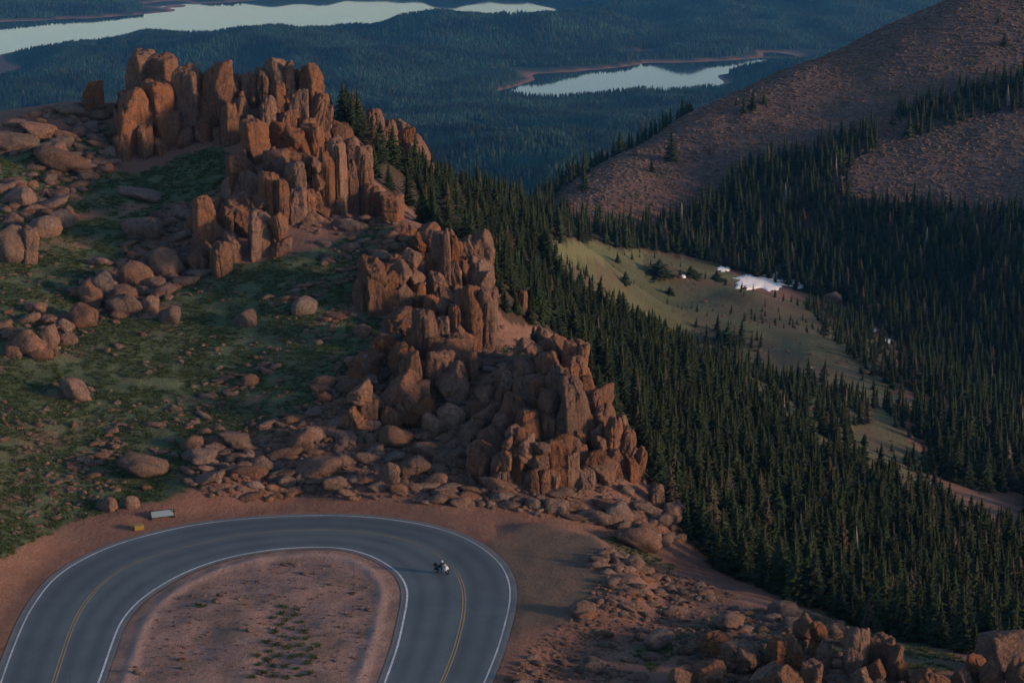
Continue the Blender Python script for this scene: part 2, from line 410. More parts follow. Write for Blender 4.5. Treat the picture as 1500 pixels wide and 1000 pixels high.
# ------------------------------------------------------------------ materials
class NT_:
    def __init__(s, name):
        s.m = bpy.data.materials.new(name)
        s.m.use_nodes = True
        s.t = s.m.node_tree
        s.b = s.t.nodes['Principled BSDF']
        s.b.inputs['Specular IOR Level'].default_value = 0.25

    def n(s, typ, **kw):
        nd = s.t.nodes.new(typ)
        for k_, v_ in kw.items(): setattr(nd, k_, v_)
        return nd

    def l(s, a, b): s.t.links.new(a, b)

    def put(s, sock, val):
        if hasattr(val, 'node'): s.l(val, sock)
        else: sock.default_value = val

    def math(s, op, a, b=0.0, clamp=False):
        nd = s.n('ShaderNodeMath', operation=op, use_clamp=clamp)
        s.put(nd.inputs[0], a); s.put(nd.inputs[1], b)
        return nd.outputs[0]

    def mix(s, f, a, b):
        nd = s.n('ShaderNodeMix', data_type='RGBA')
        s.put(nd.inputs[0], f)
        s.put(nd.inputs[6], a if hasattr(a, 'node') else (*a, 1))
        s.put(nd.inputs[7], b if hasattr(b, 'node') else (*b, 1))
        return nd.outputs[2]

    def pos(s):
        return s.n('ShaderNodeNewGeometry').outputs['Position']

    def scaled(s, vec, sc, rot=(0, 0, 0)):
        nd = s.n('ShaderNodeMapping')
        s.l(vec, nd.inputs[0])
        nd.inputs['Rotation'].default_value = rot
        nd.inputs['Scale'].default_value = sc
        return nd.outputs[0]

    def noise(s, vec, scale, detail=5, rough=0.55, lo=0.35, hi=0.65):
        nd = s.n('ShaderNodeTexNoise')
        s.l(vec, nd.inputs['Vector'])
        nd.inputs['Scale'].default_value = scale
        nd.inputs['Detail'].default_value = detail
        nd.inputs['Roughness'].default_value = rough
        mr = s.n('ShaderNodeMapRange')
        s.l(nd.outputs['Fac'], mr.inputs[0])
        mr.inputs[1].default_value = lo; mr.inputs[2].default_value = hi
        return mr.outputs[0]

    def vor(s, vec, scale, feature='F1', rnd=1.0):
        nd = s.n('ShaderNodeTexVoronoi', feature=feature)
        s.l(vec, nd.inputs['Vector'])
        nd.inputs['Scale'].default_value = scale
        nd.inputs['Randomness'].default_value = rnd
        return nd.outputs

    def attr(s, name):
        nd = s.n('ShaderNodeAttribute')
        nd.attribute_name = name
        return nd.outputs['Fac']

    def rnd(s): return s.n('ShaderNodeObjectInfo').outputs['Random']

    def bump(s, h, dist, strength=1.0, prev=None):
        nd = s.n('ShaderNodeBump')
        nd.inputs['Strength'].default_value = strength
        nd.inputs['Distance'].default_value = dist
        s.l(h, nd.inputs['Height'])
        if prev is not None: s.l(prev, nd.inputs['Normal'])
        return nd.outputs[0]

    def hsv(s, col, v, h=0.5, sat=1.0):
        nd = s.n('ShaderNodeHueSaturation')
        s.put(nd.inputs['Hue'], h); s.put(nd.inputs['Saturation'], sat); s.put(nd.inputs['Value'], v)
        s.l(col, nd.inputs['Color'])
        return nd.outputs[0]

    def out(s, col, rough=0.9, normal=None):
        s.put(s.b.inputs['Base Color'], col if hasattr(col, 'node') else (*col, 1))
        s.put(s.b.inputs['Roughness'], rough)
        if normal is not None: s.l(normal, s.b.inputs['Normal'])
        return s.m


def plain(name, col, rough=0.6, metal=0.0, var=0.12):
    a = NT_(name)
    p = a.n('ShaderNodeTexCoord').outputs['Object']
    f = a.noise(p, 6.0, 4)
    c = a.mix(f, tuple(x * (1 - var) for x in col), tuple(min(1, x * (1 + var)) for x in col))
    a.b.inputs['Metallic'].default_value = metal
    return a.out(c, rough)


def rock_material(name, warm=1.0, val=1.0):
    a = NT_(name)
    p = a.pos()
    big = a.noise(p, 0.11, 4)
    mid = a.noise(p, 0.55, 6, 0.6)
    fine = a.noise(p, 3.4, 8, 0.72)
    c = a.mix(big, (0.262, 0.112, 0.062), (0.228, 0.122, 0.086))
    c = a.mix(a.math('MULTIPLY', mid, 0.6), c, (0.315, 0.155, 0.082))
    lich = a.noise(p, 0.7, 8, 0.7, 0.50, 0.66)
    c = a.mix(a.math('MULTIPLY', lich, 0.8), c, (0.115, 0.092, 0.078))
    st = a.noise(a.scaled(p, (1.4, 1.4, 0.16)), 1.0, 5, 0.6, 0.54, 0.70)
    c = a.mix(a.math('MULTIPLY', st, 0.8), c, (0.075, 0.055, 0.048))
    pale = a.noise(p, 1.7, 6, 0.6, 0.62, 0.74)
    c = a.mix(a.math('MULTIPLY', pale, 0.5), c, (0.40, 0.27, 0.21))
    v = a.math('ADD', a.math('MULTIPLY', a.rnd(), 0.4 * val), 0.74 * val)
    v = a.math('MULTIPLY', v, a.math('ADD', a.math('MULTIPLY', fine, 0.45), 0.78))
    sat = a.math('ADD', a.math('MULTIPLY', a.math('FRACT', a.math('MULTIPLY', a.rnd(), 7.31)), 0.40), 0.72 * warm)
    c = a.hsv(c, v, 0.5, sat)
    # cracks: vertical joints and a few level ones
    wv = a.n('ShaderNodeVectorMath', operation='ADD')
    wn = a.n('ShaderNodeTexNoise'); a.l(p, wn.inputs['Vector']); wn.inputs['Scale'].default_value = 0.5
    a.l(p, wv.inputs[0]); a.l(wn.outputs['Color'], wv.inputs[1])
    cr = a.vor(a.scaled(wv.outputs[0], (0.55, 0.55, 0.22)), 1.0, 'DISTANCE_TO_EDGE')['Distance']
    crm = a.n('ShaderNodeMapRange'); a.l(cr, crm.inputs[0]); crm.inputs[1].default_value = 0.0; crm.inputs[2].default_value = 0.05
    c = a.mix(a.math('SUBTRACT', 0.30, a.math('MULTIPLY', crm.outputs[0], 0.30)), c, (0.05, 0.034, 0.028))
    b1 = a.bump(crm.outputs[0], 0.12, 0.7)
    b2 = a.bump(mid, 0.55, 0.8, b1)
    b3 = a.bump(fine, 0.22, 1.0, b2)
    return a.out(c, 0.88, b3)


def ground_material():
    a = NT_('hillside_ground')
    p = a.pos()
    n1 = a.noise(p, 0.055, 5)
    n2_ = a.noise(p, 0.35, 6, 0.62)
    n3_ = a.noise(p, 1.7, 6, 0.65)
    n4_ = a.noise(p, 7.0, 4, 0.6)
    dirt = a.mix(n1, (0.205, 0.098, 0.070), (0.255, 0.142, 0.106))
    dirt = a.mix(a.math('MULTIPLY', n3_, 0.5), dirt, (0.255, 0.165, 0.135))
    # stones too small to build: cell pattern
    vo = a.vor(p, 1.3)
    stone = a.math('LESS_THAN', vo['Distance'], 0.33)
    dirt2 = a.mix(a.math('MULTIPLY', stone, a.math('MULTIPLY', n2_, a.math('ADD', a.attr('talus'), 0.25))), dirt, (0.30, 0.19, 0.15))
    c = a.hsv(dirt2, a.math('ADD', a.math('MULTIPLY', n4_, 0.3), 0.85))
    # verge gravel, pull-out, berm, island
    c = a.mix(a.math('MULTIPLY', a.attr('verge'), 0.8), c, a.mix(n2_, (0.225, 0.108, 0.074), (0.285, 0.160, 0.116)))
    pull = a.mix(n2_, (0.135, 0.102, 0.074), (0.175, 0.128, 0.095))
    c = a.mix(a.math('MULTIPLY', a.attr('pull'), 0.9), c, pull)
    isl = a.mix(n2_, (0.290, 0.175, 0.148), (0.370, 0.245, 0.208))
    isl = a.mix(a.math('MULTIPLY', a.noise(p, 0.16, 4, 0.6, 0.48, 0.62), 0.65), isl, (0.185, 0.132, 0.098))
    isl = a.hsv(isl, a.math('ADD', a.math('MULTIPLY', n4_, 0.35), 0.82))
    c = a.mix(a.attr('isl'), c, isl)
    c = a.mix(a.math('MULTIPLY', a.attr('berm'), 0.75), c, (0.46, 0.315, 0.275))
    # grass
    g = a.mix(n2_, (0.064, 0.094, 0.052), (0.112, 0.146, 0.078))
    g = a.mix(a.math('MULTIPLY', a.noise(p, 0.10, 5, 0.6, 0.5, 0.68), 0.7), g, (0.180, 0.210, 0.120))
    g = a.mix(a.math('MULTIPLY', a.noise(a.scaled(p, (0.4, 1.1, 1), (0, 0, 0.6)), 0.8, 6, 0.65, 0.58, 0.70), 0.5), g, (0.125, 0.080, 0.055))
    g = a.hsv(g, a.math('ADD', a.math('MULTIPLY', n4_, 0.5), 0.70))
    c = a.mix(a.math('MULTIPLY', a.attr('grass'), a.math('ADD', a.math('MULTIPLY', a.noise(p, 0.7, 6, 0.65, 0.22, 0.42), 0.8), 0.2)), c, g)
    # meadow
    md = a.mix(n1, (0.098, 0.106, 0.058), (0.135, 0.148, 0.078))
    md = a.mix(a.noise(p, 0.03, 5, 0.6, 0.42, 0.62), md, (0.125, 0.090, 0.066))
    md = a.mix(a.math('MULTIPLY', a.noise(p, 0.045, 4, 0.5, 0.50, 0.66), 0.6), md, (0.070, 0.088, 0.034))
    md = a.hsv(md, a.math('ADD', a.math('MULTIPLY', n3_, 0.4), 0.8))
    md = a.mix(a.math('MULTIPLY', a.attr('straw'), 0.8), md, (0.175, 0.190, 0.095))  # paler grass tint painted in for the low light on the meadow tip
    c = a.mix(a.attr('meadow'), c, md)
    # scree
    sv = a.vor(a.scaled(p, (0.33, 0.33, 0.33)), 1.0)
    sc_ = a.mix(a.noise(p, 0.018, 4), (0.165, 0.096, 0.083), (0.145, 0.106, 0.097))
    sc_ = a.mix(a.math('MULTIPLY', a.noise(p, 0.05, 6, 0.7, 0.54, 0.62), 0.6), sc_, (0.085, 0.085, 0.048))
    sc_ = a.hsv(sc_, a.math('ADD', a.math('MULTIPLY', a.n('ShaderNodeSeparateColor').outputs[0], 0.0), a.math('ADD', a.math('MULTIPLY', n2_, 0.55), 0.7)))
    c = a.mix(a.attr('scree'), c, sc_)
    # forest litter near and far
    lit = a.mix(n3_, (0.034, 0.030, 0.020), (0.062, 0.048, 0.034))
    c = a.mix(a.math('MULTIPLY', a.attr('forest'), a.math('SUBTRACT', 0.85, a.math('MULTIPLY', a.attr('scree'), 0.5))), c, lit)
    wd = a.mix(a.noise(p, 0.012, 5), (0.010, 0.022, 0.014), (0.018, 0.034, 0.020))
    c = a.mix(a.attr('wood'), c, wd)
    c = a.mix(a.attr('shore'), c, (0.24, 0.115, 0.085))
    nb = a.bump(n2_, 0.35, 0.7)
    nb = a.bump(n3_, 0.22, 0.8, nb)
    nb = a.bump(n4_, 0.07, 0.8, nb)
    return a.out(c, 0.95, nb)


def asphalt_material():
    a = NT_('asphalt')
    p = a.pos()
    f = a.noise(p, 6.0, 5, 0.7, 0.3, 0.7)
    g = a.noise(p, 0.22, 5, 0.6)
    c = a.mix(f, (0.078, 0.100, 0.110), (0.112, 0.137, 0.147))
    c = a.mix(a.math('MULTIPLY', g, 0.5), c, (0.138, 0.164, 0.174))
    c = a.mix(a.math('MULTIPLY', a.attr('track'), 0.75), c, (0.056, 0.070, 0.080))
    c = a.mix(a.math('MULTIPLY', a.attr('dust'), a.math('ADD', a.math('MULTIPLY', f, 0.4), 0.35)), c, (0.235, 0.190, 0.165))
    cr = a.vor(a.scaled(p, (0.16, 0.16, 0.16)), 1.0, 'DISTANCE_TO_EDGE')['Distance']
    c = a.mix(a.math('MULTIPLY', a.math('LESS_THAN', cr, 0.005), 0.22), c, (0.025, 0.026, 0.028))
    return a.out(c, 0.62, a.bump(f, 0.01, 0.6))


def paint_material(name, col):
    a = NT_(name)
    p = a.pos()
    f = a.noise(p, 2.2, 6, 0.75, 0.40, 0.62)
    wear = a.attr('wear')
    k_ = a.math('MULTIPLY', a.math('SUBTRACT', 1.0, wear), a.math('ADD', a.math('MULTIPLY', f, 0.45), 0.5), True)
    c = a.mix(k_, (0.125, 0.135, 0.142), col)
    return a.out(c, 0.6)


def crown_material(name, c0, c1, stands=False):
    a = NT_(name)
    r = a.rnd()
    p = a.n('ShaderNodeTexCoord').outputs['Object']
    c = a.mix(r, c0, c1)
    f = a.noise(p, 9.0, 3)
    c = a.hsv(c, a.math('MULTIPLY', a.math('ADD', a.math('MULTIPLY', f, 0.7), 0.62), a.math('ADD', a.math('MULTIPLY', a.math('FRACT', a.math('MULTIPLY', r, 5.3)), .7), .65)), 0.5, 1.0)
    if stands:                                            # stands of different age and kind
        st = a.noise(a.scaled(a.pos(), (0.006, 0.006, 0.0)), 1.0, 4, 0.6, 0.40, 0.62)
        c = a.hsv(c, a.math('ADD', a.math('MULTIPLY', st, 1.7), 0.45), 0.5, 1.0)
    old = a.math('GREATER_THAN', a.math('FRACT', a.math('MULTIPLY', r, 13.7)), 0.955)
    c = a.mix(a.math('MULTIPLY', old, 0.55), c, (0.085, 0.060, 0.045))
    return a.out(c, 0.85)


def water_material():
    a = NT_('lake_water')
    p = a.pos()
    n = a.noise(a.scaled(p, (0.02, 0.006, 0.02)), 1.0, 4, 0.6, 0, 1)
    a.b.inputs['IOR'].default_value = 1.33
    a.b.inputs['Specular IOR Level'].default_value = 0.5
    return a.out((0.012, 0.030, 0.042), 0.03, a.bump(n, 0.3, 0.02))


M_rock = rock_material('weathered_granite')
M_pale = rock_material('pale_granite', 0.6)
M_stone = rock_material('talus_granite', 0.74)
M_scree = rock_material('scree_stone', 0.55, 0.78)
M_snag = plain('dead_grey_wood', (0.16, 0.14, 0.13), 0.9, 0, .2)
M_ground = ground_material()
M_asph = asphalt_material()
M_white = paint_material('white_road_paint', (0.82, 0.84, 0.84))
M_yellow = paint_material('yellow_road_paint', (0.50, 0.33, 0.07))
M_crown = crown_material('spruce_needles', (0.009, 0.020, 0.008), (0.018, 0.031, 0.010))
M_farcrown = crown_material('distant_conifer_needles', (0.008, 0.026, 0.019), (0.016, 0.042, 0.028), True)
M_trunk = plain('spruce_bark', (0.10, 0.075, 0.06), 0.9, 0, 0.3)
M_water = water_material()
M_snow = plain('old_snow', (0.88, 0.90, 0.92), 0.6, 0, 0.03)


# ------------------------------------------------------------------ object helpers
def mesh_np(name, v, f, mat=None, smooth_=False):
    me = bpy.data.meshes.new(name)
    v = np.asarray(v, np.float32); f = np.asarray(f, np.int32)
    n = f.shape[1]
    me.vertices.add(len(v)); me.vertices.foreach_set('co', v.ravel())
    me.loops.add(f.size); me.loops.foreach_set('vertex_index', f.ravel())
    me.polygons.add(len(f)); me.polygons.foreach_set('loop_start', np.arange(0, f.size, n, dtype=np.int32))
    me.update(calc_edges=True)
    if mat: me.materials.append(mat)
    if smooth_: me.polygons.foreach_set('use_smooth', np.ones(len(f), bool))
    return me


def link(name, me, parent=None, loc=None):
    o = bpy.data.objects.new(name, me)
    COL.objects.link(o)
    if parent is not None: o.parent = parent
    if loc is not None: o.location = loc
    return o


def tag(o, label=None, cat=None, group=None, kind=None):
    if label: o['label'] = label
    if cat: o['category'] = cat
    if group: o['group'] = group
    if kind: o['kind'] = kind
    return o


def empty(name, loc, rz=0.0):
    o = bpy.data.objects.new(name, None)
    COL.objects.link(o)
    o.location = loc
    o.rotation_euler = (0, 0, rz)
    o.empty_display_size = 0.5
    return o


def bm_mesh(name, bm, mat, sm=False):
    me = bpy.data.meshes.new(name)
    bm.to_mesh(me); bm.free()
    me.materials.append(mat)
    if sm: me.polygons.foreach_set('use_smooth', np.ones(len(me.polygons), bool))
    return me


# ------------------------------------------------------------------ ground, lakes
idx = np.arange(NT * NR).reshape(NR, NT)
F = np.stack([idx[:-1, :-1], idx[:-1, 1:], idx[1:, 1:], idx[1:, :-1]], -1).reshape(-1, 4)
gm = mesh_np('ground', np.stack([GX, GY, GZ], -1).reshape(-1, 3), F[:, ::-1], M_ground, True)
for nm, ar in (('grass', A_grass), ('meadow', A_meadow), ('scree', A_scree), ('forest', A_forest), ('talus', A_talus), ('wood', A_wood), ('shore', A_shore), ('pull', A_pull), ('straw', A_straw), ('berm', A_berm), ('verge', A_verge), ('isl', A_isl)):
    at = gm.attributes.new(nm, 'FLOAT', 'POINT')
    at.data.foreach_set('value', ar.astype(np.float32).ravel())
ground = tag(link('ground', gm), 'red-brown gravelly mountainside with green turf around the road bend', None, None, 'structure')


def lake(name, x0, x1, y0, y1, label):
    me = mesh_np(name, [(x0, y0, LAKE), (x1, y0, LAKE), (x1, y1, LAKE), (x0, y1, LAKE)], [(0, 1, 2, 3)], M_water)
    return tag(link(name, me), label, None, None, 'structure')


lake('lake', -3500, 1500, 5250, 8600, 'large pale reservoir beyond the forested hills at the top left')
lake('lake', -60, 900, 4300, 5230, 'narrow pale lake with a red shore between forested hills')

# ------------------------------------------------------------------ road, markings, asphalt apron
def strip(name, A, B, z, mat, attrs=None, na=2):
    n = len(A)
    t = np.linspace(0, 1, na)
    P = A[:, None, :] * (1 - t)[None, :, None] + B[:, None, :] * t[None, :, None]
    v = np.concatenate([P, np.full((n, na, 1), z)], 2).reshape(-1, 3)
    i = np.arange(n * na).reshape(n, na)
    f = np.stack([i[:-1, :-1], i[1:, :-1], i[1:, 1:], i[:-1, 1:]], -1).reshape(-1, 4)
    me = mesh_np(name, v, f, mat, True)
    for k_, fn in (attrs or {}).items():
        at_ = me.attributes.new(k_, 'FLOAT', 'POINT')
        at_.data.foreach_set('value', fn(v, np.tile(t, n)).astype(np.float32))
    if me.polygons[0].normal.z < 0: me.flip_normals()
    return me


def rs(line, n=300):
    s = np.concatenate([[0], np.cumsum(np.linalg.norm(np.diff(line, axis=0), axis=1))])
    t = np.linspace(0, s[-1], n)
    return np.stack([np.interp(t, s, line[:, 0]), np.interp(t, s, line[:, 1])], 1)


def nearest_on(A, line):
    """for each station on A the matching point on another line, monotone"""
    d = np.linalg.norm(A[:, None] - line[None], axis=2)
    j = np.maximum.accumulate(d.argmin(1))
    return j


NS = 300
mid = rs(L_MID, NS)
oo, ii = rs(E_OUT, 1200), rs(E_IN, 1200)
jo, ji = nearest_on(mid, oo).astype(float), nearest_on(mid, ii).astype(float)
ker = np.ones(25) / 25
sm_ = lambda q: np.convolve(np.pad(q, 12, mode='edge'), ker, 'valid')
jo, ji = sm_(jo), sm_(ji)
gi = lambda L, j: np.stack([np.interp(j, np.arange(len(L)), L[:, 0]), np.interp(j, np.arange(len(L)), L[:, 1])], 1)
PO, PI_ = gi(oo, jo), gi(ii, ji)
PO[0], PO[-1], PI_[0], PI_[-1] = oo[0], oo[-1], ii[0], ii[-1]


def f_track(v, t):
    q = 0.62 * np.exp(-((t - .17) / .055) ** 2) + .62 * np.exp(-((t - .37) / .05) ** 2) + .75 * np.exp(-((t - .62) / .05) ** 2) + .75 * np.exp(-((t - .82) / .05) ** 2)
    return np.clip(q + 0.35 * np.exp(-((t - .27) / .12) ** 2) + .2 * fbm2(v[:, 0] / 6, v[:, 1] / 6, 3, 61), 0, 1)


def f_dust(v, t):
    e = np.minimum(t, 1 - t)
    return np.clip(1 - smooth(0.0, 0.055, e + .02 * fbm2(v[:, 0] / 2, v[:, 1] / 2, 3, 62)), 0, 1)


road = tag(link('road', strip('road', PO, PI_, 0.03, M_asph, {'track': f_track, 'dust': f_dust}, 41)), 'dark blue-grey asphalt road making a tight hairpin bend', None, None, 'structure')
def line_strip(name, line, off, wid, mat, label, wear, z=0.042):
    q = rs(line, 420)
    n_ = normals(q)
    me = strip(name, q + n_ * (off + wid / 2), q + n_ * (off - wid / 2), z, mat, {'wear': wear}, 2)
    return tag(link(name, me), label, None, None, 'structure')


line_strip('outer_edge_line', L_OUT, 0, 0.20, M_white, 'white painted line along the outer edge of the bend', lambda v, t: np.where(v[:, 0] < -44, .15, .35) + .25 * n2(v[:, 0] / 3, v[:, 1] / 3, 81))
line_strip('inner_edge_line', L_IN, 0, 0.24, M_white, 'white painted line along the inner edge of the bend', lambda v, t: 0.12 + .2 * n2(v[:, 0] / 3, v[:, 1] / 3, 82))
fade = lambda v, t: np.clip(0.15 + .50 * smooth(232, 244, v[:, 1]) + .2 * n2(v[:, 0] / 2, v[:, 1] / 2, 83), 0, 1)
line_strip('centre_line', L_MID, 0.17, 0.15, M_yellow, 'outer stripe of the worn double yellow centre line', fade)
line_strip('centre_line', L_MID, -0.17, 0.15, M_yellow, 'inner stripe of the worn double yellow centre line', fade)


# ------------------------------------------------------------------ rock shapes
def ico(sub):
    bm = bmesh.new()
    bmesh.ops.create_icosphere(bm, subdivisions=sub, radius=1.0)
    v = np.array([x.co[:] for x in bm.verts]); f = np.array([[q.index for q in p.verts] for p in bm.faces])
    bm.free()
    return v, f


ICO = {s: ico(s) for s in (1, 2, 3, 4, 5)}


def rock_shape(seed, sub, kind):
    """a polyhedron with rounded edges (planes met by a soft minimum), then joints and roughness"""
    r = np.random.default_rng(1000 + seed)
    d, f = ICO[sub]
    N, D = [], []
    if kind == 'pillar':
        n_ = r.integers(4, 7); a0 = r.uniform(0, 6.3)
        for q in range(n_):
            a_ = a0 + (q + r.uniform(-.3, .3)) * 2 * math.pi / n_
            N.append((math.cos(a_), math.sin(a_), r.uniform(-.12, .09))); D.append(r.uniform(.66, .95))
        for q in range(r.integers(2, 4)):
            N.append((r.normal() * .24, r.normal() * .24, 1)); D.append(r.uniform(.84, 1.0))
        for q in range(2):
            a_ = r.uniform(0, 6.3)
            N.append((math.cos(a_), math.sin(a_), r.uniform(.6, 1.1))); D.append(r.uniform(.90, 1.08))
        N.append((0, 0, -1)); D.append(1.0)
        kk = r.uniform(9, 20)
    else:
        n_ = r.integers(9, 14)
        for q in range(n_):
            z_ = 1 - 2 * (q + .5) / n_; a_ = q * 2.39996 + r.uniform(-.5, .5)
            s_ = math.sqrt(1 - z_ * z_)
            N.append((s_ * math.cos(a_), s_ * math.sin(a_), z_)); D.append(r.uniform(.62, 1.0))
        kk = r.uniform(13, 34)
    N = np.array(N); N /= np.linalg.norm(N, axis=1)[:, None]; D = np.array(D)
    q = np.maximum(d @ N.T, 0) / D[None]
    rad = ((q ** kk).sum(1)) ** (-1 / kk)
    p = d * np.minimum(rad, 1.9)[:, None]
    ang = np.arctan2(p[:, 1], p[:, 0])
    if kind == 'pillar':
        for _ in range(r.integers(0, 3)):                      # joints running up
            a0 = r.uniform(-math.pi, math.pi); tw = r.uniform(-.35, .35)
            da = (ang - a0 - tw * p[:, 2] + math.pi) % (2 * math.pi) - math.pi
            g = r.uniform(.06, .22) * np.exp(-(da / r.uniform(.05, .14)) ** 2) * smooth(-1.2, r.uniform(-.6, .2), p[:, 2])
            p[:, :2] *= (1 - g)[:, None]
        for _ in range(r.integers(1, 4)):                      # partings across
            z0 = r.uniform(-.6, .7); tl = r.normal(size=2) * .22
            g = r.uniform(.05, .15) * np.exp(-((p[:, 2] - z0 - p[:, :2] @ tl) / .04) ** 2)
            p[:, :2] *= (1 - g)[:, None]
    else:
        for _ in range(r.integers(0, 3)):
            n = r.normal(size=3); n /= np.linalg.norm(n)
            g = r.uniform(.06, .15) * np.exp(-((p @ n - r.uniform(-.4, .4)) / .05) ** 2)
            p *= (1 - g)[:, None]
    o = r.uniform(0, 50, 3)
    k = 1.5
    am = (.075, .055, .036, .02)
    disp = 0
    for i in range(4 if sub > 2 else 3):
        disp = disp + am[i] * n3(p[:, 0] * k + o[0], p[:, 1] * k + o[1], p[:, 2] * k * (.6 if kind == 'pillar' else 1) + o[2], seed + i)
        k *= 2.1
    if sub > 2:                                                # broken joints and ledges
        for i in range(2 if sub < 5 else 3):
            fr = (1.1, 2.0, 3.6)[i]
            e_ = n3(p[:, 0] * fr + o[1], p[:, 1] * fr + o[2], p[:, 2] * fr * .55 + o[0], seed + 40 + i)
            disp = disp - (.085, .06, .035)[i] * np.exp(-(e_ / (.05, .055, .06)[i]) ** 2)
        st_ = np.floor(p[:, 2] * 5 + 1.5 * n3(p[:, 0] * 1.2, p[:, 1] * 1.2, p[:, 2] * .5 + o[0], seed + 50))
        disp = disp + .028 * (_h(st_.astype(np.int64), (ang * 1.3).astype(np.int64), st_.astype(np.int64) * 0, seed) - .5)
    p = p * (1 + disp)[:, None]
    lo, hi = p.min(0), p.max(0)
    return (p - (lo + hi) / 2) / ((hi - lo) / 2), f


def rock_mesh(seed, sub, kind, mat, name):
    v, f = rock_shape(seed, sub, kind)
    return mesh_np(name, v, f, mat, True)


PILLARS = [rock_mesh(i, 5, 'pillar', M_rock, 'rock_pillar') for i in range(16)]
BLOCKS = [rock_mesh(50 + i, 5, 'boulder', M_rock, 'rock_block') for i in range(12)]
BOULD = [rock_mesh(100 + i, 3, 'boulder', M_stone, 'boulder') for i in range(16)]
BPALE = [rock_mesh(130 + i, 3, 'boulder', M_pale, 'boulder') for i in range(4)]
STONE = [rock_mesh(160 + i, 2, 'boulder', M_stone, 'stone') for i in range(7)]
SCREE = [rock_mesh(190 + i, 1, 'boulder', M_scree, 'scree_stone') for i in range(6)]
SPALE = [rock_mesh(180 + i, 2, 'boulder', M_pale, 'stone') for i in range(3)]
pick = random.Random(3)


def place(u, vt, vb, wpx, lean=0, kind='p', Y=None, depth=1.15):
    """size and position of a rock seen between two picture heights, standing on the ground there"""
    P = Vector(unpY(u, vb, Y)) if Y else hit(u, vb)
    d = P.y * CP - (P.z - H_CAM) * SP
    sx = wpx / 2 * d / FPX * 1.24
    h = (vb - vt) * d / FPX
    sy = sx * depth
    if kind == 'p': sy = min(sy, h * .7)
    g = float(hz(P.x, P.y + sy * .7))
    sink = max(0.18 * h + .25, P.z - g + 0.5 if P.z - g < 9 else 0)
    tot = h + sink
    c = Vector((P.x, P.y + sy * .7, P.z + (h - sink) / 2))
    return c, (sx, sy, tot / 2), lean


def set_rock(o, c, s, lean, rz):
    o.location = c
    o.scale = s
    o.rotation_euler = Euler((math.radians(pick.uniform(-5, 3)), math.radians(lean), math.radians(rz)), 'XYZ')


def outcrop(name, label, base_uv, items, Y=None, broken=.5):
    b = Vector(unpY(base_uv[0], base_uv[1], Y)) if Y else hit(*base_uv)
    root = empty(name, b)
    tag(root, label, 'rock outcrop', 'rock outcrops along the ridge')
    for it in items:
        u, vt, vb, wpx = it[:4]
        lean = it[4] if len(it) > 4 else pick.uniform(-4, 4)
        kind = it[5] if len(it) > 5 else ('p' if (vb - vt) > 1.25 * wpx else 'b')
        Yd = it[6] if len(it) > 6 else None
        c, s, lean = place(u, vt, vb, wpx, lean, kind, Yd)
        # a tall shaft is often broken across into blocks sitting on each other
        asp = s[2] / s[0]
        cuts = 1 if kind != 'p' or asp < 1.7 or pick.random() > broken else pick.choice([1, 2, 2] if asp < 2.6 else [1, 2, 3, 3])
        z0 = -s[2]
        fr = [1.0] if cuts == 1 else [q / 10 for q in ([pick.choice([4, 5, 6])] if cuts == 2 else [pick.choice([4, 5]), pick.choice([2, 3])])]
        if cuts > 1: fr.append(1 - sum(fr))
        for q, f_ in enumerate(fr):
            hh_ = s[2] * 2 * f_
            tall = hh_ > 2.6 * s[0]
            me = pick.choice(PILLARS if (tall or cuts == 1 and kind == 'p') else BLOCKS)
            k_ = 1 - .07 * q
            o = link('rock_pillar' if tall else 'rock_block', me, root)
            zc = z0 + hh_ / 2
            dx = math.tan(math.radians(lean)) * zc * .9 + (pick.uniform(-.1, .1) * s[0] if q else 0)
            set_rock(o, c - b + Vector((dx, pick.uniform(-.08, .08) * s[1], zc)), (s[0] * k_ * (1.06 if cuts > 1 else 1), s[1] * k_, hh_ / 2 * 1.22), lean, pick.choice([0, 180]) + pick.uniform(-14, 14))
            z0 += hh_
    return root


def filler(poly, n, smin, smax, seed, tall=1.0):
    """smaller blocks wedged over the rest of an outcrop"""
    r = random.Random(seed)
    us, vs_ = [p[0] for p in poly], [p[1] for p in poly]
    out = []
    while len(out) < n:
        u, v = r.uniform(min(us), max(us)), r.uniform(min(vs_), max(vs_))
        if not inpoly(np.array([u]), np.array([v]), poly)[0]: continue
        wpx = smin + (smax - smin) * r.random() ** 1.8
        h = wpx * r.choice([.6, .8, 1.0, 1.4, 1.9]) * r.uniform(.85, 1.15) * tall
        out.append((u, v - h, v + h * .15, wpx, r.uniform(-14, 14)))
    for _ in range(max(6, n // 4)):                            # the mass of rock behind
        for _t in range(60):
            u, v = r.uniform(min(us), max(us)), r.uniform(min(vs_), max(vs_))
            if inpoly(np.array([u]), np.array([v]), poly)[0]: break
        wpx = smax * r.uniform(1.3, 2.1)
        h = wpx * r.uniform(.45, .85)
        out.append((u, v - h, v + h * .2, wpx, r.uniform(-16, 16), 'b'))
    return out


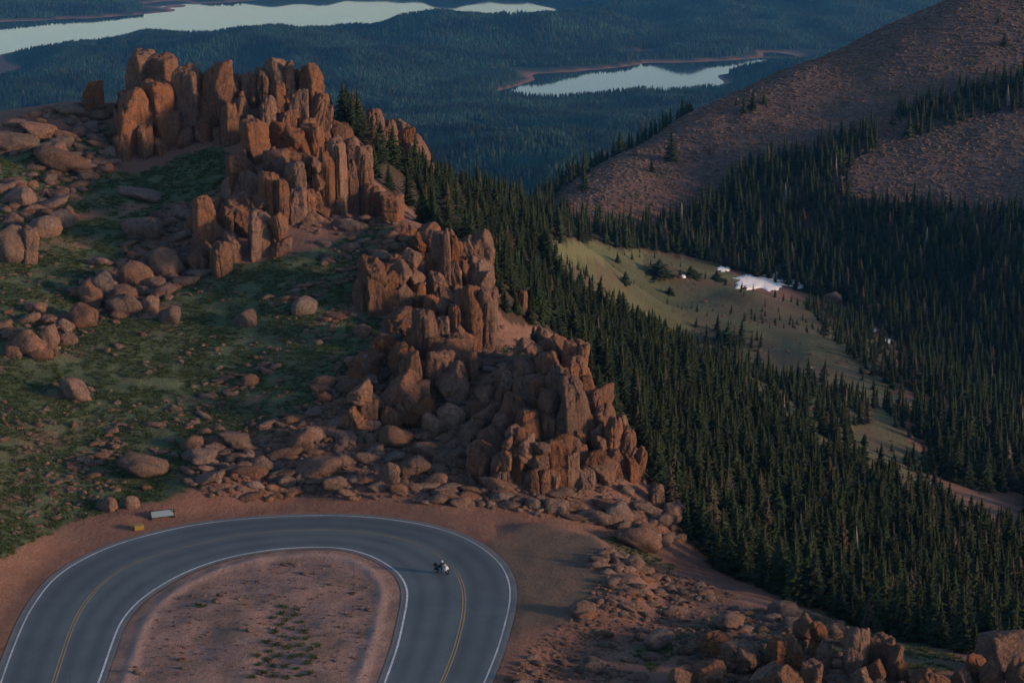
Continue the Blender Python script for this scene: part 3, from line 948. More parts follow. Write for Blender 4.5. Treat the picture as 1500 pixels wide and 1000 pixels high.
CREST = [(192, 140, 230, 52, 4), (205, 84, 145, 44, 0, 'b', 402), (236, 88, 150, 40, 0, 'p', 400), (236, 128, 218, 48, 6), (252, 172, 212, 26, 4), (279, 108, 206, 38, 5), (313, 100, 198, 42, 11), (328, 140, 200, 13, 9),
         (345, 113, 165, 30, 0, 'p', 399), (350, 148, 207, 27, 0), (366, 114, 170, 22, 0, 'p', 398), (386, 108, 175, 26, 0, 'p', 398), (404, 94, 158, 32, 0, 'p', 398), (422, 97, 165, 18, 0, 'p', 397),
         (392, 148, 206, 24, 0), (409, 128, 192, 22, 0), (455, 100, 152, 30, -3, 'p', 396), (434, 108, 160, 18, 0, 'p', 399), (437, 138, 197, 28, 0), (461, 142, 202, 22, -16), (476, 158, 208, 16, -18), (337, 158, 214, 22, 0), (365, 172, 208, 20, 0),
         (300, 175, 212, 22, 3), (270, 190, 218, 22, 0, 'b'), (212, 185, 232, 26, 0), (178, 200, 234, 22, 0), (420, 165, 205, 22), (450, 178, 212, 24), (298, 190, 212, 24, 0, 'b'), (322, 190, 214, 18, 0, 'b'), (235, 205, 228, 22, 0, 'b')]
STEPS = [(372, 183, 243, 38, 6), (420, 185, 228, 54, 0, 'b'), (456, 187, 228, 30, 0, 'b'), (498, 182, 214, 30, 0, 'b'), (489, 205, 232, 24, 0, 'b'), (513, 206, 242, 26, 0), (352, 238, 292, 40, 0, 'b'), (366, 256, 297, 34, 0, 'b'),
         (404, 226, 272, 32, 0, 'b'), (432, 227, 252, 42, 0, 'b'), (432, 243, 310, 26, 0), (455, 230, 303, 22, 0), (478, 228, 312, 22, 0), (493, 213, 310, 26, 0), (467, 234, 312, 18, 0), (507, 248, 308, 20, 0), (517, 240, 312, 17, 0), (533, 221, 278, 23, 0), (531, 274, 316, 30, 0),
         (395, 260, 325, 30, 4), (411, 268, 330, 26, 0), (433, 282, 326, 30, 0), (345, 290, 335, 40, 5), (361, 314, 348, 30, 0, 'b'), (331, 310, 352, 26, 0), (381, 320, 380, 36, 5), (409, 317, 376, 28, -3), (300, 297, 370, 33, 0),
         (284, 318, 345, 28, 0, 'b'), (322, 360, 407, 28, 0), (291, 362, 400, 32, 0, 'b'), (340, 345, 385, 24, 0), (450, 282, 315, 20, 0), (545, 278, 318, 24), (560, 285, 322, 22, 0, 'b'), (575, 290, 325, 26, 0, 'b'), (385, 285, 330, 24), (320, 335, 362, 26, 0, 'b')]
SPUR = [(548, 386, 462, 46, 0), (530, 410, 455, 26, 0), (568, 400, 460, 26, 0), (587, 384, 457, 28, 0), (606, 366, 452, 27, -2), (611, 343, 385, 22, 0), (634, 338, 388, 28, 0), (636, 378, 416, 24, 0), (641, 404, 444, 28, 0), (653, 344, 428, 15, 0), (667, 348, 428, 14, -2), (642, 345, 420, 22),
        (700, 345, 388, 40, 0, 'b'), (681, 350, 378, 24, 0, 'b'), (701, 388, 432, 42, -8, 'b'), (712, 400, 442, 24, -6), (690, 428, 512, 32, 0), (713, 432, 516, 24, -3), (705, 424, 475, 36, 0), (676, 430, 500, 22, 0), (656, 438, 495, 20, 0), (640, 438, 478, 32, 0, 'b'), (666, 448, 506, 17, 0), (652, 425, 455, 26, 0, 'b'),
        (622, 463, 534, 34, 3), (648, 468, 520, 22, 0), (638, 498, 538, 26, 0), (610, 490, 530, 22), (672, 480, 516, 20), (620, 345, 372, 20, 0, 'b'), (592, 330, 350, 30, 0, 'b'), (625, 330, 352, 30, 0, 'b')]
BLADES = [(593, 513, 566, 38, 2), (600, 522, 600, 30, 3), (588, 556, 620, 54, 8), (610, 560, 605, 30, 0), (524, 565, 634, 36, 6), (540, 592, 630, 26, 0), (560, 494, 524, 28, -20, 'b'), (546, 518, 550, 40, -25, 'b'), (530, 540, 566, 40, -25, 'b'), (510, 558, 580, 32, -25, 'b'),
          (662, 503, 552, 56, -22, 'b'), (640, 520, 580, 32, 10), (628, 533, 580, 24, 0), (690, 518, 558, 16, 0), (660, 540, 592, 44, 0, 'b'), (615, 590, 625, 40, 0, 'b'), (575, 600, 632, 30, 0, 'b')]
DOME = [(793, 486, 508, 22, 0, 'b', 303), (814, 498, 532, 42, 0, 'b'), (840, 504, 562, 34, -6), (786, 510, 536, 32, 0, 'b'), (802, 520, 562, 30, 0), (776, 535, 562, 36, 0, 'b'), (850, 534, 604, 32, 0), (862, 555, 610, 22, -5), (868, 578, 628, 24, 0),
        (780, 556, 592, 52, -14, 'b'), (748, 550, 578, 28, 0, 'b'), (820, 544, 612, 36, 0), (843, 566, 662, 42, 0), (826, 590, 660, 24, 0), (803, 574, 648, 28, 2), (755, 584, 634, 40, 8), (773, 605, 654, 28, 0), (732, 594, 622, 38, 0, 'b'),
        (880, 604, 652, 24, 0), (853, 612, 650, 36, -6), (872, 625, 668, 22, 0), (880, 640, 684, 24, 0), (897, 618, 684, 26, -4), (908, 612, 645, 22, 0), (920, 630, 692, 24, -12), (936, 660, 706, 20, -12), (925, 670, 705, 22),
        (722, 628, 664, 52, 0, 'b'), (715, 654, 704, 44, 0, 'b'), (744, 640, 718, 17, 0), (732, 665, 716, 22, 0), (700, 660, 702, 30, 0, 'b'), (770, 640, 714, 28, 0), (791, 648, 718, 26, 0), (798, 690, 722, 20, 0), (820, 648, 708, 36, -3), (836, 664, 712, 20, 0), (850, 654, 694, 20, 0),
        (865, 660, 702, 28, -10), (857, 686, 718, 28, 0, 'b'), (885, 664, 698, 20, 0), (760, 655, 715, 20), (755, 625, 670, 26), (780, 690, 722, 20), (735, 610, 650, 26), (810, 690, 718, 20), (835, 640, 690, 24), (792, 560, 600, 30), (765, 560, 590, 24, 0, 'b'), (900, 660, 700, 20), (700, 595, 620, 36, -10, 'b'), (690, 622, 652, 30, 0, 'b'), (712, 570, 600, 30, -10, 'b')]
SKYL = [(545, 166, 215, 24, 0, 'p', 428), (556, 170, 225, 20, 0, 'p', 428), (570, 182, 230, 22, 0, 'p', 433), (588, 184, 245, 34, 0, 'p', 437), (601, 190, 250, 16, 0, 'p', 436), (615, 203, 255, 26, -12, 'p', 440), (604, 215, 262, 20, 0, 'p', 434)]
TORS = [(1180, 906, 955, 28, 3), (1199, 910, 968, 22, -4), (1165, 944, 988, 34, 4), (1140, 940, 990, 30, 0), (1208, 945, 985, 22, -6), (1188, 972, 1010, 28, 0, 'b'), (1150, 985, 1018, 52, 0, 'b'), (1090, 943, 988, 58, -10, 'b'), (1052, 932, 965, 44, 0, 'b'), (1072, 960, 985, 34, -15, 'b'), (1120, 985, 1012, 44, 0, 'b'), (1040, 975, 1005, 44, 0, 'b'), (1000, 985, 1008, 34, 0, 'b')]
TORS2 = [(1257, 930, 992, 33, 0), (1289, 936, 985, 36, 0), (1308, 945, 996, 22, -14), (1284, 974, 1002, 28, 0, 'b'), (1322, 965, 1000, 18, -12), (1262, 985, 1010, 26, 0, 'b')]
TORS3 = [(1472, 937, 988, 64, -8, 'b'), (1436, 965, 1003, 36, 0, 'b'), (1410, 983, 1012, 30, 0, 'b'), (1352, 987, 1012, 32, 0, 'b'), (1455, 975, 1012, 30, 0, 'b'), (1500, 970, 1012, 40, 0, 'b'), (1378, 990, 1014, 28, 0, 'b')]

outcrop('rock_outcrop', 'tall rounded granite towers on the skyline at the top of the grassy hill', (320, 205), CREST + filler([(165, 190), (200, 150), (300, 140), (470, 150), (480, 200), (330, 205), (170, 230)], 45, 9, 20, 1), None, 0.0)
outcrop('rock_outcrop', 'stepped cluster of upright orange columns and rounded blocks just below the skyline towers', (440, 300), STEPS + filler([(355, 240), (480, 200), (545, 280), (545, 315), (440, 320), (330, 350), (300, 390), (280, 350), (330, 300)], 60, 9, 22, 2))
outcrop('rock_outcrop', 'blocky orange crag with a dark vertical cleft in the middle of the ridge', (620, 450), SPUR + filler([(530, 450), (550, 400), (640, 345), (700, 400), (725, 480), (700, 515), (630, 535), (600, 500)], 55, 8, 20, 3), None, .7)
outcrop('rock_outcrop', 'leaning slabs and an arch-shaped block between the cleft crag and the domed crag', (600, 610), BLADES + filler([(500, 580), (560, 500), (690, 510), (690, 580), (600, 625), (530, 630)], 36, 8, 22, 4))
outcrop('rock_outcrop', 'broad domed crag of cracked granite right above the bend of the road', (790, 700), DOME + filler([(700, 640), (740, 560), (790, 510), (840, 520), (880, 620), (940, 690), (900, 700), (800, 715), (720, 705)], 75, 8, 22, 5), None, .7)
outcrop('rock_outcrop', 'small dark crags rising among spruces behind the skyline towers', (590, 235), SKYL, 436)
outcrop('rock_outcrop', 'orange pinnacle with a heap of rounded boulders at the bottom edge of the photo', (1150, 985), TORS)
outcrop('rock_outcrop', 'pair of upright rounded boulders standing together on the foreground turf', (1280, 990), TORS2)
outcrop('rock_outcrop', 'split rounded rock in the bottom right corner', (1460, 990), TORS3)

# ------------------------------------------------------------------ loose boulders picked out one by one
LOOSE = [
    (465, 668, 703, 52, -10, 'b', 'large rounded red boulder resting at the foot of the talus just above the road'),
    (208, 663, 707, 58, -22, 'b', 'long tilted red boulder on the grass above the road sign board'),
    (110, 552, 591, 38, -25, 'b', 'grey slanting slab alone in the grass on the left slope'),
    (530, 475, 495, 22, 0, 'b', 'small cube-shaped orange boulder on the turf below the cleft crag'),
    (445, 434, 463, 32, 6, 'b', 'boulder with a pale streaked face on the grassy slope'),
    (365, 548, 566, 22, 0, 'b', 'squat orange boulder alone on the green slope left of the leaning slabs'),
    (360, 455, 479, 28, 0, 'b', 'pair-like brown boulder in the grass left of the pale streaked boulder'),
    (936, 764, 808, 52, 22, 'b', 'big wedge-shaped grey and orange boulder at the forest edge'),
    (966, 919, 954, 38, -25, 'b', 'pale leaning slab in the turf to the right of the road'),
    (1070, 902, 923, 42, 0, 'b', 'flat pink boulder on the foreground turf'),
    (1150, 884, 906, 40, 0, 'b', 'long low boulder at the edge of the forest above the pinnacle'),
    (205, 311, 354, 46, -12, 'b', 'triangular pink boulder on the upper grass slope'),
    (200, 274, 294, 52, -12, 'b', 'long brown boulder lying in the bright upper grass'),
    (134, 117, 164, 28, 0, 'p', 'single upright block on the skyline left of the towers'),
    (100, 148, 174, 34, -18, 'b', 'pointed block on the skyline just left of the single upright block'),
    (88, 216, 252, 62, -20, 'b', 'large sloping slab on the left slope below the skyline'),
    (78, 208, 228, 32, 0, 'b', 'rounded orange boulder above the large sloping slab'),
    (130, 178, 196, 24, 0, 'b', 'grey boulder below the single upright block'),
    (140, 192, 212, 26, -10, 'b', 'brown boulder beside the left foot of the towers'),
    (20, 190, 224, 60, -15, 'b', 'broad shelf of rock at the left edge of the skyline'),
    (55, 175, 205, 46, -20, 'b', 'flat tilted slab on the left skyline'),
    (16, 330, 388, 42, 0, 'b', 'large dark-fronted boulder at the left edge of the photo'),
    (38, 333, 386, 32, -6, 'p', 'upright orange block beside the dark-fronted boulder'),
    (62, 318, 352, 42, 0, 'b', 'rounded block behind the upright orange block'),
    (86, 309, 337, 42, 0, 'b', 'grey capped boulder at the right end of the left edge boulder row'),
    (72, 290, 308, 44, -18, 'b', 'pink slab in the bright grass on the left'),
    (25, 274, 302, 40, 0, 'b', 'dark boulder in the left edge rubble above the bright grass'),
    (240, 364, 407, 50, 0, 'b', 'large streaked red block in the boulder pile on the grass slope'),
    (200, 380, 428, 42, 0, 'b', 'rounded orange block in the boulder pile on the grass slope'),
    (150, 392, 446, 32, 22, 'b', 'long grey block leaning in the boulder pile'),
    (132, 400, 450, 28, 15, 'b', 'orange block at the left end of the boulder pile'),
    (170, 412, 452, 40, 15, 'b', 'dark block leaning on the grey block of the boulder pile'),
    (190, 430, 462, 30, 0, 'b', 'brown block under the rounded orange block'),
    (222, 402, 430, 34, 15, 'b', 'tilted block at the front of the boulder pile'),
    (237, 415, 436, 34, 12, 'b', 'long orange block at the right front of the boulder pile'),
    (175, 434, 463, 38, 0, 'b', 'rounded red boulder below the boulder pile on open grass'),
    (120, 446, 481, 36, 0, 'b', 'large rounded boulder in the row left of the boulder pile'),
    (70, 474, 516, 28, -6, 'b', 'orange boulder in the lower left row of boulders'),
    (42, 484, 522, 42, 0, 'b', 'red block at the left end of the lower row of boulders'),
    (95, 465, 491, 18, 0, 'b', 'small upright boulder between the larger ones of the lower left row'),
    (246, 449, 476, 28, 0, 'b', 'round brown boulder right of the boulder pile'),
    (217, 433, 458, 24, 0, 'b', 'small rounded boulder at the foot of the boulder pile'),
    (50, 440, 460, 26, -10, 'b', 'reddish boulder alone on the far left grass'),
    (662, 588, 634, 34, -4, 'b', 'rounded tan boulder at the upper edge of the talus'),
    (634, 604, 642, 28, -4, 'b', 'dark upright boulder left of the rounded tan boulder'),
    (580, 626, 658, 52, 4, 'b', 'long low red boulder in the talus below the leaning slabs'),
    (568, 676, 714, 30, 0, 'b', 'pale grey angular boulder at the foot of the talus'),
    (606, 664, 700, 36, 12, 'b', 'smooth red boulder beside the pale grey angular one'),
    (632, 648, 676, 44, -12, 'b', 'grey flat-faced boulder in the middle of the talus'),
    (634, 694, 714, 34, -10, 'b', 'brown boulder low in the talus right of the smooth red one'),
    (576, 660, 678, 26, -10, 'b', 'small boulder on top of the pale grey angular one'),
    (345, 632, 660, 46, -20, 'b', 'long tilted boulder in the talus left of the crags'),
    (440, 630, 662, 34, 0, 'b', 'blocky brown boulder in the left part of the talus'),
    (383, 668, 690, 30, -6, 'b', 'low boulder in the left talus above the footpath'),
    (280, 640, 664, 30, 0, 'b', 'rough red boulder above the footpath'),
    (290, 660, 680, 44, 0, 'b', 'flat grey rock just above the footpath'),
    (192, 726, 745, 20, 0, 'b', 'small orange boulder at the grass edge behind the yellow box'),
    (155, 730, 750, 28, 0, 'b', 'pink boulder at the lower edge of the grass slope'),
    (855, 884, 902, 34, 0, 'b', 'dark-faced angular block at the far edge of the pull-out'),
    (930, 815, 835, 26, 0, 'b', 'pale block among broken rocks right of the pull-out'),
    (1000, 640, 662, 30, 26, 'b', 'pale wedge of rock among the spruces'),
    (962, 708, 742, 20, 0, 'p', 'pale orange rock fin at the edge of the spruces'),
    (985, 736, 764, 30, -6, 'b', 'broken orange rocks under the spruces'),
    (1036, 708, 738, 16, 0, 'p', 'grey upright rock standing among the spruces'),
    (985, 674, 692, 28, 0, 'b', 'flat grey boulder among the spruces'),
    (905, 735, 770, 34, 0, 'b', 'grey boulder at the right foot of the domed crag'),
    (985, 640, 655, 16, 0, 'b', 'small pale boulder among the spruces right of the domed crag'),
    (895, 582, 592, 14, 0, 'b', 'small white boulder among the spruces beside the domed crag'),
    (765, 425, 450, 14, 0, 'p', 'slim grey rock among the spruces above the domed crag'),
    (806, 420, 438, 12, 0, 'p', 'pinkish rock among the spruces near the meadow'),
    (1222, 428, 446, 22, 0, 'b', 'orange rock beside the snow at the far side of the meadow'),
    (1280, 446, 462, 30, 0, 'b', 'pale rock beyond the meadow among dark spruces'),
    (1445, 1040, 1060, 30, 0, 'b', ''),
]
n_loose = 0
for u, vt, vb, wpx, lean, kd, lab in LOOSE:
    if not lab: continue
    c, s, lean = place(u, vt, vb, wpx, lean, kd, None, 0.8)
    if kd == 'b' and abs(lean) >= 10: s = (s[0] * 1.12, s[1], s[2] * .72)
    pale = 'pale' in lab or 'grey' in lab or 'white' in lab
    me = pick.choice(PILLARS if kd == 'p' else (BPALE if pale else BOULD))
    o = link('boulder', me)
    set_rock(o, c, s, lean, pick.choice([0, 180]) + pick.uniform(-20, 20))
    tag(o, lab, 'boulder', 'loose boulders on the mountainside')
    n_loose += 1


# ------------------------------------------------------------------ conifers
def crown_mesh(seed, levels, nb, mat, name, full=1.0, r0=0.155, ragged=.25, twigs=3):
    """unit-high spruce: drooping boughs in whorls, each bough a folded spray with side twigs"""
    r = np.random.default_rng(400 + seed)
    V, Fc = [], []

    def tri(a, b, c):
        i = len(V)
        V.extend([a, b, c]); Fc.append((i, i + 1, i + 2))
    # inner mass of dead and shaded boughs
    ks = 7
    zs = np.linspace(.07, .97, 6)
    ring = []
    for z_ in zs:
        rr = r0 * .5 * (1 - z_) ** .8
        a0 = r.uniform(0, 6)
        i0 = len(V)
        for q in range(ks):
            a_ = a0 * 0 + q * 2 * math.pi / ks
            V.append((rr * r.uniform(.6, 1.2) * math.cos(a_), rr * r.uniform(.6, 1.2) * math.sin(a_), z_))
        ring.append(i0)
    for a_, b_ in zip(ring[:-1], ring[1:]):
        for q in range(ks):
            q2 = (q + 1) % ks
            Fc.append((a_ + q, a_ + q2, b_ + q2)); Fc.append((a_ + q, b_ + q2, b_ + q))
    for k_ in range(levels):
        t = (k_ + r.uniform(-.3, .3)) / levels
        z_ = .05 + .93 * t
        rad = r0 * (1 - t) ** .85 * (1 + .22 * math.sin(k_ * 2.1 + seed)) * full + .006
        n_ = max(4, int(nb * (1 - .45 * t)))
        a0 = r.uniform(0, 6.3)
        for q in range(n_):
            if r.random() < ragged * .55: continue
            a_ = a0 + q * 2 * math.pi / n_ + r.uniform(-.3, .3)
            ln = rad * r.uniform(1 - ragged * 1.6, 1 + ragged)
            dr = -.30 * ln - r.uniform(0, .012) + (.25 * ln if t > .85 else 0)
            dx, dy = math.cos(a_), math.sin(a_)
            wd = ln * r.uniform(.26, .42) + .004
            root = (dx * .004, dy * .004, z_)
            tip = (dx * ln, dy * ln, z_ + dr + .2 * ln * .5)
            m = .55
            ml = (dx * ln * m - dy * wd, dy * ln * m + dx * wd, z_ + dr * .75 - .004)
            mr_ = (dx * ln * m + dy * wd, dy * ln * m - dx * wd, z_ + dr * .75 - .004)
            mt = (dx * ln * m, dy * ln * m, z_ + dr * .3 + .006)
            tri(root, ml, mt); tri(root, mt, mr_); tri(ml, tip, mt); tri(mt, tip, mr_)
            for _ in range(twigs):
                s = r.uniform(.35, .98); sd_ = r.choice([-1, 1])
                bx_, by_ = dx * ln * s, dy * ln * s
                tl = ln * r.uniform(.22, .42) + .003
                ox, oy = -dy * sd_ * tl + dx * tl * .6, dx * sd_ * tl + dy * tl * .6
                bz = z_ + dr * s + .004
                tri((bx_, by_, bz + .007), (bx_ + ox, by_ + oy, bz - tl * .35), (bx_ + dx * tl * .35, by_ + dy * tl * .35, bz - .012 - tl * .25))
    i = len(V)
    V.extend([(.006, 0, .95), (-.004, .005, .95), (-.004, -.005, .95), (0, 0, 1.0)])
    Fc.extend([(i, i + 1, i + 3), (i + 1, i + 2, i + 3), (i + 2, i, i + 3)])
    return mesh_np(name, V, Fc, mat, False)


def low_crown(seed, mat, name, r0=.17, tiers=4, sides=6):
    r = np.random.default_rng(800 + seed)
    V, Fc = [], []
    for k_ in range(tiers):
        z0 = .04 + .8 * k_ / tiers
        z1 = min(1.0, z0 + .36 + .1 * (k_ == tiers - 1))
        if k_ == tiers - 1: z1 = 1.0
        i = len(V)
        V.append((r.uniform(-.015, .015), r.uniform(-.015, .015), z1))
        for q in range(sides):
            a_ = q * 2 * math.pi / sides + k_
            rr = r0 * (1 - k_ / tiers * .85) * r.uniform(.6, 1.15)
            V.append((rr * math.cos(a_), rr * math.sin(a_), z0 + r.uniform(-.03, .03)))
        for q in range(sides):
            Fc.append((i, i + 1 + q, i + 1 + (q + 1) % sides))
    return mesh_np(name, V, Fc, mat, False)


def trunk_mesh(name='trunk', sides=6):
    V, Fc = [], []
    zs = [(-.06, .017), (.02, .013), (.3, .010), (.7, .006), (.97, .001)]
    for z_, r_ in zs:
        for q in range(sides):
            V.append((r_ * math.cos(q * 2 * math.pi / sides), r_ * math.sin(q * 2 * math.pi / sides), z_))
    for k_ in range(len(zs) - 1):
        for q in range(sides):
            Fc.append((k_ * sides + q, k_ * sides + (q + 1) % sides, (k_ + 1) * sides + (q + 1) % sides, (k_ + 1) * sides + q))
    return mesh_np(name, V, Fc, M_trunk, True)


CROWNS = [crown_mesh(i, 24, 9, M_crown, 'crown', 1.0, r0=(.20, .165, .225, .18, .15, .21)[i % 6], ragged=(.25, .35, .22)[i % 3]) for i in range(10)]
SHRUBS = [crown_mesh(40 + i, 9, 10, M_crown, 'crown', 1.0, r0=.55, ragged=.3) for i in range(3)]
TRUNK = trunk_mesh()
MIDC = [crown_mesh(60 + i, 15, 7, M_crown, 'crown', 1.0, r0=(.17, .15, .19)[i % 3], ragged=.3, twigs=1) for i in range(5)]
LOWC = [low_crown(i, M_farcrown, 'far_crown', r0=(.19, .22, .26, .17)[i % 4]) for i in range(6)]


def protos(name, meshes):
    c = bpy.data.collections.new(name)
    for i, m in enumerate(meshes):
        o = bpy.data.objects.new('%s_%02d' % (name, i), m)
        c.objects.link(o)
    return c


def scatter(name, P, S, Rz, I, coll, label, tilt=None):
    """one object of 'stuff': copies of a few shapes on given points"""
    me = bpy.data.meshes.new(name)
    me.vertices.add(len(P)); me.vertices.foreach_set('co', np.asarray(P, np.float32).ravel())
    a = me.attributes.new('scl', 'FLOAT_VECTOR', 'POINT'); a.data.foreach_set('vector', np.asarray(S, np.float32).ravel())
    rot = np.zeros((len(P), 3), np.float32); rot[:, 2] = Rz
    if tilt is not None: rot[:, :2] = tilt
    a = me.attributes.new('rot', 'FLOAT_VECTOR', 'POINT'); a.data.foreach_set('vector', rot.ravel())
    a = me.attributes.new('idx', 'INT', 'POINT'); a.data.foreach_set('value', np.asarray(I, np.int32))
    o = link(name, me)
    g = bpy.data.node_groups.new(name, 'GeometryNodeTree')
    g.interface.new_socket('Geometry', in_out='INPUT', socket_type='NodeSocketGeometry')
    g.interface.new_socket('Geometry', in_out='OUTPUT', socket_type='NodeSocketGeometry')
    gi_, go_ = g.nodes.new('NodeGroupInput'), g.nodes.new('NodeGroupOutput')
    ci = g.nodes.new('GeometryNodeCollectionInfo')
    ci.inputs['Collection'].default_value = coll
    ci.inputs['Separate Children'].default_value = True
    ci.inputs['Reset Children'].default_value = True
    ip = g.nodes.new('GeometryNodeInstanceOnPoints')
    ip.inputs['Pick Instance'].default_value = True

    def na(nm, typ):
        n_ = g.nodes.new('GeometryNodeInputNamedAttribute'); n_.data_type = typ
        n_.inputs['Name'].default_value = nm
        return n_.outputs['Attribute']
    er = g.nodes.new('FunctionNodeEulerToRotation')
    L = g.links.new
    L(gi_.outputs[0], ip.inputs['Points']); L(ci.outputs[0], ip.inputs['Instance'])
    L(na('idx', 'INT'), ip.inputs['Instance Index'])
    L(na('rot', 'FLOAT_VECTOR'), er.inputs[0]); L(er.outputs[0], ip.inputs['Rotation'])
    L(na('scl', 'FLOAT_VECTOR'), ip.inputs['Scale']); L(ip.outputs[0], go_.inputs[0])
    md_ = o.modifiers.new('scatter', 'NODES'); md_.node_group = g
    return tag(o, label, None, None, 'stuff')


def grid_at(A, x, y):
    th = np.arctan2(x, y); lr = np.log(np.hypot(x, y))
    i = np.clip(np.searchsorted(TH, th), 1, NT - 1); i = np.where(th - TH[i - 1] < TH[i] - th, i - 1, i)
    j = np.clip(np.searchsorted(LR, lr), 1, NR - 1); j = np.where(lr - LR[j - 1] < LR[j] - lr, j - 1, j)
    return A[j, i]


def thin(x, y, dmin, seed=0):
    """drop points closer than dmin to an earlier one"""
    order = np.random.default_rng(seed).permutation(len(x))
    cell = {}
    keep = []
    for i in order:
        d = dmin[i] if hasattr(dmin, '__len__') else dmin
        cx, cy = int(x[i] // 3), int(y[i] // 3)
        ok = True
        for a in (-1, 0, 1):
            for b in (-1, 0, 1):
                for j in cell.get((cx + a, cy + b), ()):
                    if (x[i] - x[j]) ** 2 + (y[i] - y[j]) ** 2 < d * d: ok = False; break
                if not ok: break
            if not ok: break
        if ok:
            cell.setdefault((cx, cy), []).append(i); keep.append(i)
    return np.array(keep, int)


def wanted(x, y, z, polys):
    u, v, d = proj(x, y, z)
    return anyin(u, v, polys if isinstance(polys[0], list) else [polys]), u, v, d


VISS = slope_ang >= np.maximum.accumulate(slope_ang, axis=0) - 0.0005
# --- trees of the slope below the crest
def grow(n, x0, x1, y0, y1, polys, dmin, hmin, hmax, seed, thinout=None):
    r = np.random.default_rng(seed)
    x, y = r.uniform(x0, x1, n), r.uniform(y0, y1, n)
    z = hz(x, y)
    m, u, v, d = wanted(x, y, z, polys)
    if polys[0] is P_F_NEAR: m |= anyin(u, v, [P_F_HID]) & ~grid_at(VISS, x, y)
    if polys[0] is P_F_NEAR: m &= ~(inpoly(u, v, P_BARE) & (y < 445))
    if polys is P_F_OPP: m |= anyin(u, v, [P_RIM]) & ~grid_at(VISS, x, y) & (y > 600)
    m &= (u > -60) & (u < 1600)
    m &= (fbm2(x / 22, y / 22, 3, seed) > -0.85) if thinout is None else (fbm2(x / 30, y / 30, 3, seed) > thinout)
    x, y = x[m], y[m]
    k_ = thin(x, y, dmin, seed)
    x, y = x[k_], y[k_]
    h = hmin + (hmax - hmin) * r.random(len(x)) ** .75 * (0.72 + .28 * (fbm2(x / 35, y / 35, 2, seed + 5) + 1) / 2)
    return np.stack([x, y, hz(x, y), h], 1)


T_near = grow(60000, -60, 260, 215, 760, [P_F_NEAR], 2.15, 3.2, 10.5, 11)
EDGE_MEADOW = [[(1040, 480), (1130, 500), (1215, 560), (1290, 600), (1240, 660), (1130, 590), (1030, 520)], [(1170, 440), (1260, 455), (1330, 520), (1345, 560), (1300, 600), (1220, 500)], [(1290, 590), (1400, 620), (1450, 700), (1330, 690)]]
T_edge = grow(9000, 40, 260, 400, 760, EDGE_MEADOW, 2.6, 3.0, 8.5, 12, -0.25)
T_opp = grow(80000, -60, 420, 420, 1000, P_F_OPP, 2.7, 5, 13, 13)
T_med = grow(9000, -10, 220, 440, 780, P_MEADOW, 5.0, 1.2, 4.2, 15, 0.22)
T_all = np.vstack([T_near, T_edge, T_opp, T_med])
u_, v_, d_ = proj(T_all[:, 0], T_all[:, 1], T_all[:, 2])
hidden = grid_at(VIS, T_all[:, 0], T_all[:, 1])
# a tree counts as in view when its upper half clears the ground in front of it
th_ = np.arctan2(T_all[:, 0], T_all[:, 1]); rr_ = np.hypot(T_all[:, 0], T_all[:, 1])
maxs = np.maximum.accumulate(slope_ang, axis=0)
horizon = grid_at(maxs, T_all[:, 0] * .985, T_all[:, 1] * .985)
seen = ((T_all[:, 2] + T_all[:, 3] * .55 - H_CAM) / rr_ > horizon) & (u_ > -5) & (u_ < 1505) & (v_ < 1040)
px_ = T_all[:, 3] * FPX / d_
tot_seen = int(seen.sum())

SOLO = [  # u, v of foot, height px, label
    (983, 236, 46, 'tall lone spruce standing high on the bare stony flank'),
    (955, 252, 24, 'short bushy spruce on the stony flank left of the tall lone spruce'),
    (856, 278, 34, 'slim spruce at the lower left end of the stony flank'),
    (1040, 226, 14, 'tiny spruce on the stony flank right of the tall lone spruce'),
    (1089, 166, 32, 'biggest spruce of the small clump near the skyline of the stony flank'),
    (1102, 160, 30, 'second spruce of the small clump near the skyline of the stony flank'),
    (1120, 152, 22, 'low round spruce right of the small clump near the skyline'),
    (1078, 154, 13, 'smallest spruce left of the small clump near the skyline'),
    (1013, 164, 14, 'small dark spruce on the skyline beside the lake'),
    (1485, 165, 18, 'small lone spruce on the stony flank by the right edge'),
    (1471, 68, 22, 'dark lone spruce high on the stony flank at the top right'),
    (1462, 34, 14, 'topmost small spruce on the stony flank'),
    (905, 384, 16, 'small spruce in the open part of the meadow'),
    (926, 380, 12, 'smallest spruce in the open part of the meadow'),
    (522, 196, 44, 'dark spruce against the blue hills right of the skyline towers'),
    (484, 170, 34, 'spruce growing at the right foot of the skyline towers'),
    (498, 180, 26, 'thin spruce between the towers and the dark crags'),
    (509, 190, 22, 'low spruce left of the dark spruce against the blue hills'),
    (676, 372, 22, 'small spruce in front of the pale rock of the cleft crag'),
    (697, 378, 18, 'low spruce on the right shoulder of the cleft crag'),
]
SHRUB = [  # u, v foot, width px, height px, label
    (966, 402, 52, 24, 'broad dark thicket of low spruce on the meadow'),
    (1012, 404, 34, 16, 'low spruce thicket right of the broad one on the meadow'),
    (916, 416, 26, 20, 'round dark bush left of the broad thicket on the meadow'),
    (981, 430, 18, 12, 'small bush below the broad thicket on the meadow'),
    (1050, 412, 34, 16, 'dark bush below the first snow patch'),
    (1205, 490, 18, 12, 'lone dark bush on the lower meadow'),
    (1066, 500, 50, 24, 'dark bush at the near edge of the meadow'),
]


def tree(name, P, h, label, group, crown, rz, wide=1.0):
    root = empty(name, P)
    tag(root, label, 'tree' if name != 'shrub' else 'shrub', group)
    c = link('crown', crown, root)
    c.scale = (h * wide, h * wide, h); c.rotation_euler = (.05 * math.sin(rz * 3.1), .05 * math.sin(rz * 5.3), rz)
    t = link('trunk', TRUNK, root)
    t.scale = (h, h, h)
    return root


